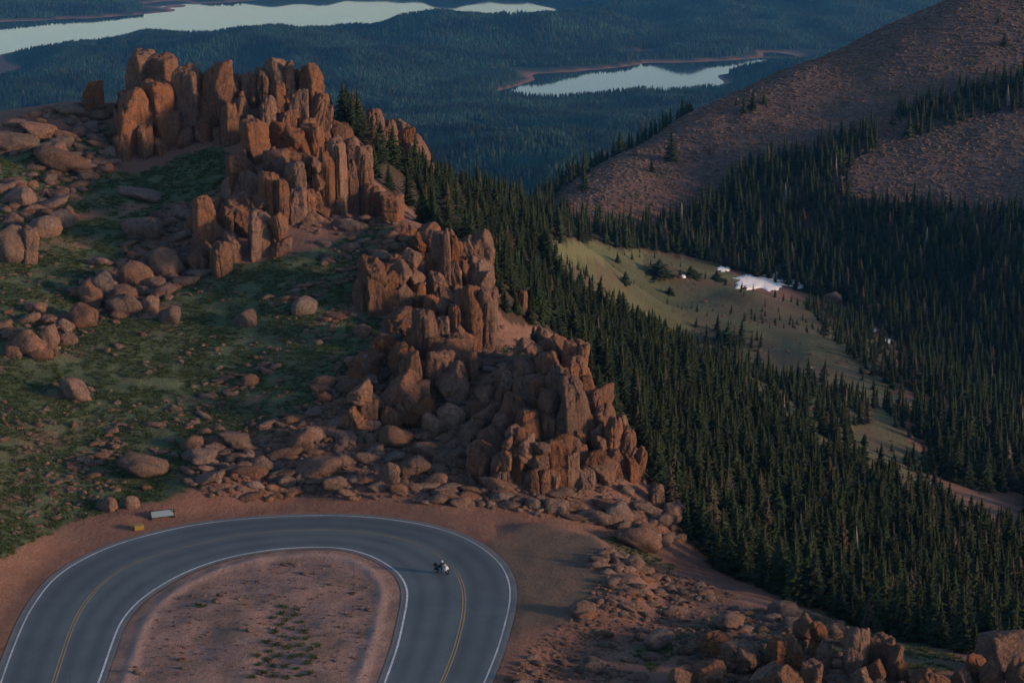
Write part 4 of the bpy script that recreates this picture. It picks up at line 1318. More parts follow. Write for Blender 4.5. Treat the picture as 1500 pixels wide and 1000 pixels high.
for i, (u, v, hp, lab) in enumerate(SOLO):
    P = hit(u, v)
    d = P.y * CP - (P.z - H_CAM) * SP
    tree('spruce_tree', P, hp * d / FPX * 1.03, lab, 'spruces standing apart', CROWNS[i % 10], i * 1.3, 1.15)
for i, (u, v, wp, hp, lab) in enumerate(SHRUB):
    P = hit(u, v)
    d = P.y * CP - (P.z - H_CAM) * SP
    h = hp * d / FPX
    tree('shrub', P, h, lab, 'low bushes on the meadow', SHRUBS[i % 3], i, wp / hp / 1.1)

order = np.argsort(-np.where(seen, px_, 0))
N_SOLO = len(SOLO)
one = order[:300 - N_SOLO]
rest = np.setdiff1d(np.arange(len(T_all)), one)
COLS = [(0, 800, 'right of the cleft crag'), (800, 930, 'behind the domed crag'), (930, 1060, 'right of the wedge-shaped boulder'), (1060, 1180, 'above the flat pink boulder'),
        (1180, 1300, 'above the paired upright boulders'), (1300, 1410, 'above the bare turf shoulder'), (1410, 1600, 'above the split corner rock')]


def spruce_zone(u, v):
    """which landmark a tree stands by, and how far down the slope"""
    c = [q for q in COLS if q[0] <= u < q[1]]
    where = c[0][2] if c else 'at the right edge'
    edge = float(np.interp(u, [700, 860, 965, 1060, 1180, 1330, 1500], [336, 512, 740, 836, 890, 940, 968]))
    rank = 'first row' if edge - v < 22 else 'second rank' if edge - v < 60 else 'third rank' if edge - v < 110 else 'deep in the forest'
    return where, rank


byzone = {}
for i in one: byzone.setdefault(spruce_zone(u_[i], v_[i]), []).append(i)
for (where, rank), mem in byzone.items():
    mem = sorted(mem, key=lambda i: T_all[i][3])
    left, right = min(mem, key=lambda i: u_[i]), max(mem, key=lambda i: u_[i])
    place_ = ('deep in the forest ' if rank[0] == 'd' else 'in the forest\'s %s ' % rank) + where
    med = T_all[mem[len(mem) // 2]][3]
    for i in mem:
        x, y, z, h = T_all[i]
        wm = ((i * 7) % 10) / 10
        if len(mem) == 1: kind_ = 'single dark spruce'
        elif i == mem[-1]: kind_ = 'tallest spruce'
        elif i == mem[0]: kind_ = 'shortest spruce'
        elif i == left: kind_ = 'leftmost spruce'
        elif i == right: kind_ = 'rightmost spruce'
        else:
            kind_ = ('tall' if h >= med else 'short') + (' broad' if wm > .65 else ' slender' if wm < .25 else '') + ' spruce'
            if len(mem) > 7:
                f_ = (u_[i] - u_[left]) / max(1, u_[right] - u_[left])
                kind_ += ' toward the left' if f_ < .34 else ' toward the right' if f_ > .66 else ' midway'
        tree('spruce_tree', (x, y, z - .15), h, kind_ + ' ' + place_, 'spruces of the forest below the crags', CROWNS[i % 10], (i * 2.399) % 6.283, 1.0 + 0.6 * wm)
SNAG = [crown_mesh(90 + i, 12, 5, M_snag, 'snag', .55, r0=.13, ragged=.5, twigs=0) for i in range(2)]
C_MID = protos('mid_conifer', CROWNS[:6] + MIDC + SNAG)
rr = np.random.default_rng(5)
P = T_all[rest]
farish = P[:, 1] > 480
I = np.where(farish, 6 + rr.integers(0, 5, len(P)), rr.integers(0, 6, len(P)))
I = np.where(rr.random(len(P)) < .009, 11 + rr.integers(0, 2, len(P)), I)
wd_ = rr.uniform(.95, 1.7, len(P))
scatter('forest', P[:, :3] - [0, 0, .2], np.stack([P[:, 3] * wd_, P[:, 3] * wd_, P[:, 3]], 1), rr.uniform(0, 6.28, len(P)), I, C_MID, 'dense dark spruce forest filling the valley between the crags and the stony flank', rr.normal(0, .045, (len(P), 2)))

# --- far woods: sampled evenly over the far hills in view
n = 330000
yy = np.sqrt(rr.uniform(1500 ** 2, 7300 ** 2, n))
th = rr.uniform(-.275, .275, n)
x, y = yy * np.sin(th), yy * np.cos(th)
z = hz(x, y)
dens = fbm2(x / 160, y / 220, 4, 77) * .6 + fbm2(x / 40, y / 60, 3, 78) * .45
ok = (z > LAKE + 5) & grid_at(VIS, x, y) & (dens > -.62)
okedge = grid_at((slope_ang + 14 / RR) >= maxs, x, y) & (z > LAKE + 5) & (dens > -.62)
x, y, z = x[okedge], y[okedge], z[okedge]
hh = rr.uniform(8, 17, len(x)) * (1 + .3 * fbm2(x / 90, y / 130, 2, 79))
wd_ = rr.uniform(1.1, 1.7, len(x))
n_far = len(x)
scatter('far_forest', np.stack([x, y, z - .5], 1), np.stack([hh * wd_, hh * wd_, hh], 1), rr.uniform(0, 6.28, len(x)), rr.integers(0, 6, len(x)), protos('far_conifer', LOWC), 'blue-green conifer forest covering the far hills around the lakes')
print('trees near', len(T_near), 'edge', len(T_edge), 'opp', len(T_opp), 'seen', tot_seen, 'far', n_far)


# ------------------------------------------------------------------ talus, scattered stones, scree
def stones(n, x0, x1, y0, y1, polys, smin, smax, pw_, seed, thr=None, slab=1.0):
    r = np.random.default_rng(seed)
    x, y = r.uniform(x0, x1, n), r.uniform(y0, y1, n)
    z = hz(x, y)
    m, u, v, d = wanted(x, y, z, polys)
    m &= (u > -40) & (u < 1540) & grid_at(VIS, x, y)
    m &= ~inpoly(x, y, ROADPOLY) & (np.minimum(pdist(x, y, E_OUT), pdist(x, y, E_IN)) > 1.6)
    if thr is not None: m &= fbm2((x * .8 + y * .6) / 14, (-x * .6 + y * .8) / 6, 3, seed) > thr
    x, y, d = x[m], y[m], d[m]
    s = smin + (smax - smin) * r.random(len(x)) ** pw_
    z = hz(x, y)
    S = np.stack([s * r.uniform(.8, 1.9, len(x)), s * r.uniform(.6, 1.0, len(x)), s * r.uniform(.40, .85, len(x)) * slab], 1)
    return np.concatenate([np.stack([x, y, z], 1), S, r.uniform(-.5, .5, (len(x), 1)) + r.choice([0, math.pi], (len(x), 1)), (s * FPX / d)[:, None]], 1)


P_FOOT = [[(260, 700), (330, 640), (430, 600), (500, 570), (560, 620), (640, 640), (700, 690), (860, 715), (930, 715), (1000, 790), (950, 800), (900, 770), (850, 765), (740, 748), (640, 738), (470, 728), (330, 738)],
          [(440, 600), (500, 530), (560, 490), (600, 500), (560, 580), (500, 640)]]
P_PILE = [[(100, 470), (110, 410), (190, 350), (260, 300), (330, 300), (340, 340), (300, 400), (250, 440), (180, 465)], [(0, 530), (0, 480), (60, 465), (110, 470), (100, 520)], [(0, 330), (0, 280), (60, 230), (170, 200), (180, 235), (110, 290), (100, 335)], [(0, 225), (0, 190), (60, 165), (160, 145), (165, 210), (80, 235)]]
P_UPPER = [[(420, 310), (545, 320), (640, 335), (600, 370), (530, 390), (470, 380)], [(700, 505), (790, 490), (760, 560), (700, 580), (640, 600), (690, 560)]]
P_TURF = [[(0, 360), (200, 370), (340, 400), (560, 340), (620, 350), (530, 480), (500, 560), (330, 650), (250, 720), (0, 800)]]
P_BAND = [[(190, 640), (300, 560), (400, 500), (500, 440), (560, 400), (560, 440), (470, 490), (400, 540), (300, 610), (210, 690)], [(380, 450), (480, 400), (560, 360), (560, 385), (480, 430), (400, 470)], [(60, 700), (180, 620), (250, 640), (170, 720), (80, 760)]]
P_FORE = [[(760, 960), (850, 890), (880, 850), (870, 800), (960, 830), (1100, 880), (1200, 905), (1300, 950), (1340, 1000), (1340, 1030), (730, 1030)]]
P_FORE2 = [[(1000, 1030), (1010, 950), (1100, 920), (1180, 930), (1240, 1030)], [(770, 960), (880, 880), (980, 900), (940, 1000), (860, 1030)], [(850, 800), (960, 850), (1000, 880), (880, 870)]]
P_ISLE = [[(190, 990), (230, 900), (300, 850), (420, 825), (520, 830), (560, 870), (540, 990)]]
S_ = [
    stones(3200, -75, 30, 250, 330, P_FOOT, .35, 1.8, 2.2, 21), stones(3200, -110, -35, 295, 405, P_PILE, .35, 1.8, 2.0, 22), stones(800, -60, 5, 290, 370, P_UPPER, .4, 1.9, 2.0, 23),
    stones(1700, -100, -10, 240, 370, P_TURF, .18, .85, 3.4, 24, 0.0), stones(3600, -80, -10, 255, 345, P_BAND, .25, 1.2, 2.4, 25, -.25, .6),
    stones(2900, 0, 60, 195, 262, P_FORE, .15, 1.0, 3.0, 26, -.12), stones(520, 0, 50, 195, 250, P_FORE2, .35, 1.3, 2.4, 27, -.4), stones(260, -50, -8, 200, 250, P_ISLE, .12, .5, 3.0, 28)]
S_all = np.vstack(S_)
zone = np.concatenate([np.full(len(q), i) for i, q in enumerate(S_)])
ordr = np.argsort(-S_all[:, 7])
N_IND = 300 - n_loose
ZL = [('rough red-brown boulder lying in the talus at the foot of the crags above the road', 'boulders in the talus above the road'),
      ('weathered boulder in the rubble on the left part of the grassy hill', 'boulders in the rubble on the left hill'),
      ('broken boulder on the shoulder between two of the crags', 'boulders on the shoulders between the crags'),
      ('small boulder scattered on the green hillside', 'boulders scattered on the green hillside'),
      ('low slabby boulder in the stony band across the green hillside', 'boulders in the stony bands'),
      ('small pinkish boulder scattered on the gravel right of the road', 'boulders scattered right of the road'),
      ('rounded boulder in the heaps of rock in the right foreground', 'boulders heaped in the right foreground'),
      ('small stone lying on the bare gravel inside the bend', 'stones inside the bend')]
MARKS = [((q[0], (q[1] + q[2]) / 2), q[6]) for q in LOOSE if q[6] and len(q[6].split()) < 12]
SHORT = [((208, 690), 'long tilted red boulder'), ((110, 575), 'grey slanting slab'), ((530, 485), 'cube-shaped orange boulder'), ((445, 450), 'pale streaked boulder'), ((365, 557), 'squat orange boulder'),
         ((465, 690), 'large rounded red boulder'), ((936, 790), 'wedge-shaped boulder'), ((966, 940), 'pale leaning slab'), ((1070, 912), 'flat pink boulder'), ((1150, 895), 'long low boulder'), ((205, 335), 'triangular pink boulder'),
         ((200, 285), 'long brown boulder'), ((134, 150), 'upright skyline block'), ((90, 235), 'large sloping slab'), ((20, 360), 'dark-fronted boulder'), ((240, 388), 'streaked red block'), ((160, 425), 'leaning grey block'),
         ((175, 450), 'rounded red boulder'), ((120, 465), 'large rounded boulder of the row'), ((55, 500), 'lower left boulder row'), ((662, 615), 'rounded tan boulder'), ((580, 645), 'long low red boulder'), ((568, 700), 'pale grey angular boulder'),
         ((606, 685), 'smooth red boulder'), ((632, 664), 'grey flat-faced boulder'), ((345, 650), 'long tilted talus boulder'), ((440, 650), 'blocky brown boulder'), ((383, 682), 'low boulder above the footpath'), ((280, 655), 'rough red boulder'),
         ((237, 755), 'pale board'), ((203, 770), 'yellow box'), ((855, 893), 'dark-faced angular block'), ((930, 828), 'pale block right of the pull-out'), ((905, 755), 'grey boulder under the domed crag'), ((1180, 950), 'orange pinnacle'), ((1275, 965), 'pair of upright boulders'),
         ((720, 710), 'left foot of the domed crag'), ((820, 720), 'foot of the domed crag'), ((590, 590), 'leaning slabs'), ((560, 460), 'left foot of the cleft crag'), ((600, 340), 'crest above the cleft crag'), ((540, 320), 'right end of the stepped columns'), ((330, 400), 'lowest of the stepped columns'),
         ((790, 505), 'cap block of the domed crag'), ((420, 940), 'grass tufts'), ((300, 890), 'two lone grass tufts'), ((760, 960), 'right edge of the road'), ((640, 735), 'top of the bend'), ((1090, 965), 'big rounded boulder by the pinnacle'), ((1000, 880), 'bare gravel shoulder')]


seen_lab = {}


def boulder_words(i):
    x, y, z, sx, sy, sz, rz, px = S_all[i]
    u, v, _d = (float(q) for q in proj(x, y, z))
    m = min(SHORT, key=lambda q: (q[0][0] - u) ** 2 + 3 * (q[0][1] - v) ** 2)
    du, dv = u - m[0][0], v - m[0][1]
    side = ('left of' if du < 0 else 'right of') if abs(du) > 1.6 * abs(dv) else ('above' if dv < 0 else 'below')
    shape = 'long' if sx / sy > 1.9 else 'flat' if sz / sx < .42 else 'blocky' if sz / sx > .7 else 'rounded' if sx / sy < 1.25 else 'squat'
    tone = 'pale' if i % 6 == 0 else 'red-brown'
    size = 'big' if px > 22 else 'mid-sized' if px > 14 else 'small'
    lab = '%s %s %s boulder %s the %s' % (size, shape, tone, side, m[1])
    if lab in seen_lab:
        m2 = sorted(SHORT, key=lambda q: (q[0][0] - u) ** 2 + 3 * (q[0][1] - v) ** 2)
        for far_ in ['toward the ' + q[1] for q in m2[1:5]] + ['farther from it', 'nearer to it']:
            if lab + ', ' + far_ not in seen_lab and len((lab + ' ' + far_).split()) <= 16:
                lab = lab + ', ' + far_
                break
    seen_lab[lab] = 1
    return lab


for i in ordr[:N_IND]:
    x, y, z, sx, sy, sz, rz, _ = S_all[i]
    k_ = int(i)
    o = link('boulder', BPALE[k_ % 4] if k_ % 6 == 0 else BOULD[k_ % 16])
    o.location = (x, y, z + sz * .35)
    o.scale = (sx, sy, sz)
    o.rotation_euler = (pick.uniform(-.2, .2), pick.uniform(-.35, .2), rz)
    tag(o, boulder_words(k_), 'boulder', ZL[zone[i]][1])
Q = S_all[ordr[N_IND:]]
small = [stones(15000, -75, 30, 250, 330, P_FOOT, .10, .6, 2.0, 31), stones(8000, -110, -30, 240, 400, P_TURF + P_PILE, .08, .45, 2.6, 32, -.15), stones(16000, 0, 62, 195, 262, P_FORE, .06, .34, 2.4, 33, -.35),
         stones(1500, -50, -8, 200, 250, P_ISLE, .05, .2, 2.0, 34), stones(7500, -80, -5, 255, 370, P_BAND + P_UPPER, .1, .55, 2.0, 35, -.35),
         stones(2500, -20, 25, 262, 345, [[(500, 560), (560, 470), (640, 340), (720, 400), (740, 500), (840, 520), (930, 700), (850, 725), (700, 715), (560, 640)]], .2, .9, 1.8, 36)]
Q = np.vstack([Q] + small)
r6 = np.random.default_rng(6)
C_ST = protos('loose_stone', STONE + SPALE)
ii_ = np.where(r6.random(len(Q)) < .2, 7 + r6.integers(0, 3, len(Q)), r6.integers(0, 7, len(Q)))
scatter('rubble', Q[:, :3] + np.stack([0 * Q[:, 0], 0 * Q[:, 0], Q[:, 5] * .25], 1), Q[:, 3:6], Q[:, 6], ii_, C_ST, 'loose red-brown stones strewn over the slopes and verges', r6.uniform(-.3, .3, (len(Q), 2)))
SCR = P_SCREE
sc1 = stones(130000, 20, 460, 690, 1000, SCR, .18, .8, 2.4, 41)
sc1 = np.vstack([sc1, stones(2600, 40, 260, 420, 760, P_MEADOW, .2, .8, 2.5, 42, .15), stones(1500, 20, 200, 250, 640, [P_F_NEAR], .5, 1.6, 1.6, 43, .2)])
ii_ = r6.integers(0, 6, len(sc1))
C_SC = protos('scree_stone', SCREE)
scatter('scree', sc1[:, :3] + np.stack([0 * sc1[:, 0], 0 * sc1[:, 0], sc1[:, 5] * .2], 1), sc1[:, 3:6], sc1[:, 6], ii_, C_SC, 'mauve-brown scree covering the bare mountain flank on the right', r6.uniform(-.3, .3, (len(sc1), 2)))

# ------------------------------------------------------------------ grass
M_grass = crown_material('turf_grass', (0.040, 0.066, 0.024), (0.085, 0.115, 0.042))
M_tuft = crown_material('dark_tuft_grass', (0.034, 0.056, 0.018), (0.062, 0.085, 0.028))


def tuft(seed, mat, n=16):
    r = np.random.default_rng(900 + seed)
    V, Fc = [], []
    for _ in range(n):
        a_, rd = r.uniform(0, 6.28), r.uniform(0, .45)
        bx_, by_ = rd * math.cos(a_), rd * math.sin(a_)
        l_ = r.uniform(.3, .6); h_ = r.uniform(.35, 1.0)
        w_ = r.uniform(.06, .13); p_ = r.uniform(0, 6.28)
        i = len(V)
        V.extend([(bx_ - w_ * math.cos(p_), by_ - w_ * math.sin(p_), -.1), (bx_ + w_ * math.cos(p_), by_ + w_ * math.sin(p_), -.1), (bx_ + l_ * math.cos(a_), by_ + l_ * math.sin(a_), h_)])
        Fc.append((i, i + 1, i + 2))
    return mesh_np('grass_tuft', V, Fc, mat, False)


xg, yg = rr.uniform(-110, 75, 260000), rr.uniform(196, 405, 260000)
zg = hz(xg, yg)
ga = grid_at(A_grass, xg, yg)
ug, vg, dg = proj(xg, yg, zg)
kp = (rr.random(len(xg)) < ga * .8) & grid_at(VIS, xg, yg) & (ug > -40) & (ug < 1540) & (fbm2(xg / 2.5, yg / 2.5, 2, 3) > -.35)
xg, yg, zg = xg[kp], yg[kp], zg[kp]
sg = rr.uniform(.28, .7, len(xg))
scatter('grass', np.stack([xg, yg, zg], 1), np.stack([sg * 1.2, sg * 1.2, sg * .55], 1), rr.uniform(0, 6.28, len(xg)), rr.integers(0, 3, len(xg)), protos('turf', [tuft(i, M_grass) for i in range(3)]), 'short green alpine turf on the hillside')
TU = [(400, 905), (412, 898), (420, 908), (432, 900), (440, 912), (425, 920), (410, 915), (445, 925), (430, 935), (415, 930), (400, 925), (390, 940), (405, 945), (420, 948), (438, 945), (450, 935), (455, 950), (440, 960), (425, 962), (408, 960), (392, 965), (380, 972), (400, 975), (418, 975), (435, 978), (450, 970), (460, 962), (385, 985), (402, 990), (420, 992), (440, 990), (370, 990), (455, 985), (290, 885), (296, 889), (415, 888), (435, 892), (465, 945), (395, 955), (375, 960)]
Pt, St, Rt = [], [], []
for u, v in TU:
    for _ in range(7):
        P = hit(u + pick.uniform(-4, 4), v + pick.uniform(-2.5, 2.5))
        Pt.append(P[:]); s = pick.uniform(.25, .5); St.append((s * 1.5, s * .9, s * .7)); Rt.append(pick.uniform(.2, .8))
scatter('grass_tufts', Pt, St, Rt, [pick.randrange(3) for _ in Pt], protos('tuft', [tuft(10 + i, M_tuft, 22) for i in range(3)]), 'dark green grass tufts on the gravel inside the bend')

# ------------------------------------------------------------------ old snow
SNOW = [
    (1122, 411, 82, 22, 'largest white snow patch at the far edge of the meadow'), (1094, 412, 30, 20, 'snow patch touching the left end of the largest one'), (1172, 416, 34, 12, 'snow strip right of the largest snow patch'),
    (1060, 394, 16, 9, 'snow patch above the dark bush, left of the largest one'), (1034, 374, 9, 7, 'small snow patch farthest up at the meadow edge'), (1140, 404, 20, 7, 'thin snow tongue above the largest snow patch'),
    (1278, 483, 10, 7, 'small snow patch among spruces right of the meadow'), (1297, 500, 18, 6, 'narrow snow strip below the small patch right of the meadow'), (1310, 458, 6, 8, 'tiny snow patch among spruces above the narrow strip'),
    (1396, 555, 26, 14, 'snow patch among the spruces on the right'), (1418, 562, 8, 6, 'tiny snow patch right of the snow patch among the spruces'), (1372, 572, 9, 5, 'bluish snow patch in shade at the lower right'), (1188, 555, 7, 8, 'small snow patch between spruces on the near edge of the meadow'), (1186, 540, 6, 4, 'tiny snow spot above the one between the spruces'), (1001, 405, 7, 4, 'tiny snow spot beside the low thicket')]
for q, (u, v, wp, hp, lab) in enumerate(SNOW):
    r = np.random.default_rng(300 + q)
    n = 72
    pts = []
    ph = r.uniform(0, 6.28, 5)
    for k_ in range(n):
        a_ = 2 * math.pi * k_ / n
        f_ = 1 + .20 * math.sin(2 * a_ + ph[0]) + .16 * math.sin(3 * a_ + ph[1]) + .13 * math.sin(5 * a_ + ph[2]) + .10 * math.sin(9 * a_ + ph[3]) + .09 * math.sin(14 * a_ + ph[4]) + .08 * math.sin(23 * a_ + ph[0]) + r.uniform(-.09, .09)
        pts.append((u + wp / 2 * f_ * math.cos(a_), v + hp / 2 * f_ * math.sin(a_)))
    c = hit(u, v)
    bm = bmesh.new()
    rings = []
    for f_, lift in ((1.0, -.2), (.97, .12), (.7, .22), (.35, .28)):
        ring = []
        for (pu, pv) in pts:
            P = hit(u + (pu - u) * f_, v + (pv - v) * f_) or c
            ring.append(bm.verts.new((P.x - c.x, P.y - c.y, P.z - c.z + lift * (1 if f_ == 1 else 1) + r.uniform(-.05, .05))))
        rings.append(ring)
    cv = bm.verts.new((0, 0, .32))
    for a_, b_ in zip(rings[:-1], rings[1:]):
        for k_ in range(n):
            bm.faces.new((a_[k_], a_[(k_ + 1) % n], b_[(k_ + 1) % n], b_[k_]))
    for k_ in range(n): bm.faces.new((rings[-1][k_], rings[-1][(k_ + 1) % n], cv))
    bmesh.ops.recalc_face_normals(bm, faces=bm.faces[:])
    o = link('snow_patch', bm_mesh('snow_patch', bm, M_snow, True), None, c)
    tag(o, lab, 'snow patch', 'old snow patches')


# ------------------------------------------------------------------ roadside: board between two posts, yellow box
def box(bm, c, s, R_=None):
    M = Matrix.Translation(c) @ (R_ if R_ is not None else Matrix.Identity(4)) @ Matrix.Diagonal((*s, 1))
    return bmesh.ops.create_cube(bm, size=1.0, matrix=M)['verts']


def cyl(bm, a, b, r1, r2=None, n=12, caps=True):
    a, b = Vector(a), Vector(b)
    d = b - a
    M = Matrix.Translation((a + b) / 2) @ d.to_track_quat('Z', 'Y').to_matrix().to_4x4()
    return bmesh.ops.create_cone(bm, cap_ends=caps, segments=n, radius1=r1, radius2=r1 if r2 is None else r2, depth=d.length, matrix=M)['verts']


def bev(bm, w_=.02, seg=2):
    bmesh.ops.bevel(bm, geom=[e for e in bm.edges], offset=w_, segments=seg, affect='EDGES', clamp_overlap=True)


M_board = plain('pale_sheet_metal', (0.17, 0.235, 0.28), 0.5, 0.0, .08)
M_post = plain('dark_steel', (0.030, 0.032, 0.036), 0.55, 0.3)
M_ybox = plain('faded_yellow_plastic', (0.22, 0.155, 0.045), 0.6, 0, .2)
M_ydark = plain('worn_yellow_plastic', (0.20, 0.135, 0.03), 0.7, 0, .2)
p0, p1 = hit(221, 760), hit(255, 757)
ang = math.atan2(p1.y - p0.y, p1.x - p0.x)
c = (p0 + p1) / 2
brd = empty('sign_board', (c.x, c.y, float(hz(c.x, c.y))), ang)
tag(brd, 'pale blue-white board held between two dark posts beside the outside of the bend', 'sign board')
wb = (p1 - p0).length
bm = bmesh.new(); box(bm, (0, 0, .62), (wb - .18, .07, .95), Matrix.Rotation(math.radians(-42), 4, 'X')); bev(bm, .015, 1)
pn_ = link('panel', bm_mesh('panel', bm, M_board), brd)
bm = bmesh.new(); box(bm, (0, -.36, .27), (wb - .2, .06, .10)); box(bm, (0, .36, .98), (wb - .2, .06, .10)); bev(bm, .01, 1)
link('rail', bm_mesh('rail', bm, M_post), brd)
for s in (-1, 1):
    bm = bmesh.new()
    box(bm, (s * wb / 2, 0, .55), (.13, .13, 1.5)); box(bm, (s * wb / 2, 0, .06), (.16, 1.1, .12)); box(bm, (s * (wb / 2 + .12), -.1, .75), (.16, .10, .10))
    cyl(bm, (s * wb / 2, .45, .1), (s * wb / 2, .05, .95), .04, n=8)
    link('post', bm_mesh('post', bm, M_post), brd)
P = hit(203, 775)
yb = empty('yellow_box', P, ang + .1)
tag(yb, 'low faded yellow storage box on the gravel left of the pale board', 'box')
bm = bmesh.new(); box(bm, (0, 0, .28), (1.35, .75, .60)); bev(bm, .05, 2)
link('bin', bm_mesh('bin', bm, M_ydark, False), yb)
bm = bmesh.new(); box(bm, (0, 0, .64), (1.45, .85, .12), Matrix.Rotation(math.radians(7), 4, 'X')); bev(bm, .04, 2)
lid = link('lid', bm_mesh('lid', bm, M_ybox, False), yb)
for s in (-1, 1):
    bm = bmesh.new(); cyl(bm, (s * .45 - .1, .42, .60), (s * .45 + .1, .42, .60), .03, n=8)
    link('hinge', bm_mesh('hinge', bm, M_post), yb)

# ------------------------------------------------------------------ motorcycle and rider
M_bblack = plain('black_bodywork', (0.012, 0.013, 0.015), 0.35, 0, .05)
M_bwhite = plain('white_bodywork', (0.72, 0.76, 0.80), 0.35, 0, .04)
M_tyre = plain('tyre_rubber', (0.015, 0.015, 0.016), 0.85)
M_metal = plain('bare_metal', (0.45, 0.45, 0.46), 0.35, .9)
M_lamp = plain('lamp_glass', (0.75, 0.78, 0.80), 0.15)
M_red = plain('red_lamp', (0.35, 0.02, 0.02), 0.3)
M_visor = plain('dark_visor', (0.02, 0.025, 0.03), 0.15)
M_jacket = plain('black_riding_jacket', (0.014, 0.015, 0.018), 0.75)
M_wscreen = plain('smoked_windscreen', (0.35, 0.42, 0.46), 0.15)
A_, B_ = hit(640, 840), hit(655, 842)
tang = unpZ(np.array([640., 672.]), np.array([812., 842.]), 0.0)
hd = math.radians(-30)
bp = hit(648, 841)
bike = empty('motorcycle', (bp.x, bp.y, .03), hd)
lean = math.radians(8)
bike.rotation_euler = Euler((lean, 0, hd), 'XYZ')
tag(bike, 'black and white touring motorcycle rounding the bend beside the yellow centre line', 'motorcycle')


def wheel(x, r_, w_):
    bm = bmesh.new()
    n = 28
    ring = []
    for k_ in range(n):
        a_ = 2 * math.pi * k_ / n
        row = []
        for q in range(8):
            b_ = 2 * math.pi * q / 8
            rad = r_ - w_ / 2 + w_ / 2 * math.cos(b_)
            row.append(bm.verts.new((rad * math.cos(a_), w_ / 2 * math.sin(b_), rad * math.sin(a_))))
        ring.append(row)
    for k_ in range(n):
        for q in range(8):
            bm.faces.new((ring[k_][q], ring[(k_ + 1) % n][q], ring[(k_ + 1) % n][(q + 1) % 8], ring[k_][(q + 1) % 8]))
    wt = link('wheel', bm_mesh('wheel', bm, M_tyre, True), bike, (x, 0, r_))
    bm = bmesh.new()
    cyl(bm, (0, -.07, 0), (0, .07, 0), .07)
    cyl(bm, (0, -.02, 0), (0, .02, 0), r_ * .45)
    for k_ in range(6):
        a_ = k_ * math.pi / 3
        cyl(bm, (0, 0, 0), ((r_ - w_ + .02) * math.cos(a_), 0, (r_ - w_ + .02) * math.sin(a_)), .018, n=6)
    link('rim', bm_mesh('rim', bm, M_metal, True), wt)


wheel(.74, .31, .12); wheel(-.72, .31, .18)


def hull(name, pts, mat, parent, sub=2, loc=None):
    bm = bmesh.new()
    for p in pts:
        for s in ((-1, 1) if abs(p[1]) > 1e-6 else (1,)):
            bm.verts.new((p[0], p[1] * s, p[2]))
    bmesh.ops.convex_hull(bm, input=bm.verts[:])
    loose = [v for v in bm.verts if not v.link_faces]
    bmesh.ops.delete(bm, geom=loose, context='VERTS')
    bmesh.ops.bevel(bm, geom=bm.edges[:], offset=.02, segments=2, affect='EDGES', clamp_overlap=True)
    return link(name, bm_mesh(name, bm, mat, True), parent, loc)


hull('engine', [(.28, .20, .30), (.25, .22, .60), (-.28, .20, .58), (-.30, .17, .28), (.2, .14, .20), (-.2, .14, .20)], M_metal, bike)
hull('fuel_tank', [(.32, .12, .72), (.30, .19, .90), (.05, .20, 1.0), (-.22, .13, .92), (-.20, .12, .76), (.1, .05, 1.06)], M_bwhite, bike)
hull('fairing', [(.95, .05, .78), (.82, .22, .92), (.55, .30, .92), (.40, .27, .55), (.62, .22, .52), (.86, .14, 1.06), (.62, .22, 1.12)], M_bwhite, bike)
hull('seat', [(-.15, .15, .80), (-.15, .17, .86), (-.78, .16, .94), (-.85, .10, .90), (-.6, .12, .78)], M_bblack, bike)
hull('tail', [(-.55, .13, .72), (-.60, .15, .82), (-1.02, .09, .90), (-1.0, .06, .80)], M_bblack, bike)
hull('top_case', [(-.78, .24, .98), (-1.16, .22, .98), (-.80, .22, 1.25), (-1.12, .19, 1.25)], M_bblack, bike)
for s in (-1, 1):
    hull('side_case', [(-.42, s * .27, .50), (-.92, s * .27, .52), (-.42, s * .44, .52), (-.92, s * .42, .54), (-.45, s * .28, .88), (-.90, s * .28, .90), (-.45, s * .42, .86), (-.90, s * .40, .88)], M_bwhite, bike) if False else None
    bm = bmesh.new(); box(bm, (-.68, s * .35, .70), (.52, .17, .38)); bev(bm, .04, 2)
    link('side_case', bm_mesh('side_case', bm, M_bblack, True), bike)
    bm = bmesh.new(); cyl(bm, (.74, s * .11, .31), (.52, s * .12, .98), .028, n=10)
    link('fork', bm_mesh('fork', bm, M_metal, True), bike)
    bm = bmesh.new(); cyl(bm, (.50, s * .06, 1.05), (.40, s * .34, 1.10), .016, n=8); cyl(bm, (.40, s * .34, 1.10), (.36, s * .46, 1.07), .024, n=8)
    link('handlebar', bm_mesh('handlebar', bm, M_bblack, True), bike)
    bm = bmesh.new(); cyl(bm, (.52, s * .28, 1.10), (.50, s * .42, 1.24), .010, n=6); box(bm, (.50, s * .45, 1.26), (.05, .15, .09)); 
    link('mirror', bm_mesh('mirror', bm, M_bblack, False), bike)
    bm = bmesh.new(); cyl(bm, (-.1, s * .20, .30), (-.95, s * .24, .42), .035, .05, n=12)
    link('exhaust', bm_mesh('exhaust', bm, M_metal, True), bike)
bm = bmesh.new(); cyl(bm, (.88, 0, .90), (.99, 0, .88), .13, .10, 16)
link('headlight', bm_mesh('headlight', bm, M_lamp, True), bike)
bm = bmesh.new(); box(bm, (-1.03, 0, .87), (.03, .14, .06))
link('tail_light', bm_mesh('tail_light', bm, M_red), bike)
bm = bmesh.new()
rows = []
for k_ in range(5):
    t = k_ / 4
    rows.append([bm.verts.new((.80 - .30 * t - .08 * abs(q) ** 2 * .5, .22 * q * (1 - .25 * t), 1.06 + .38 * t)) for q in (-1, -.5, 0, .5, 1)])
for a_, b_ in zip(rows[:-1], rows[1:]):
    for q in range(4): bm.faces.new((a_[q], a_[q + 1], b_[q + 1], b_[q]))
bmesh.ops.solidify(bm, geom=bm.faces[:], thickness=.012)
link('windscreen', bm_mesh('windscreen', bm, M_wscreen, True), bike)
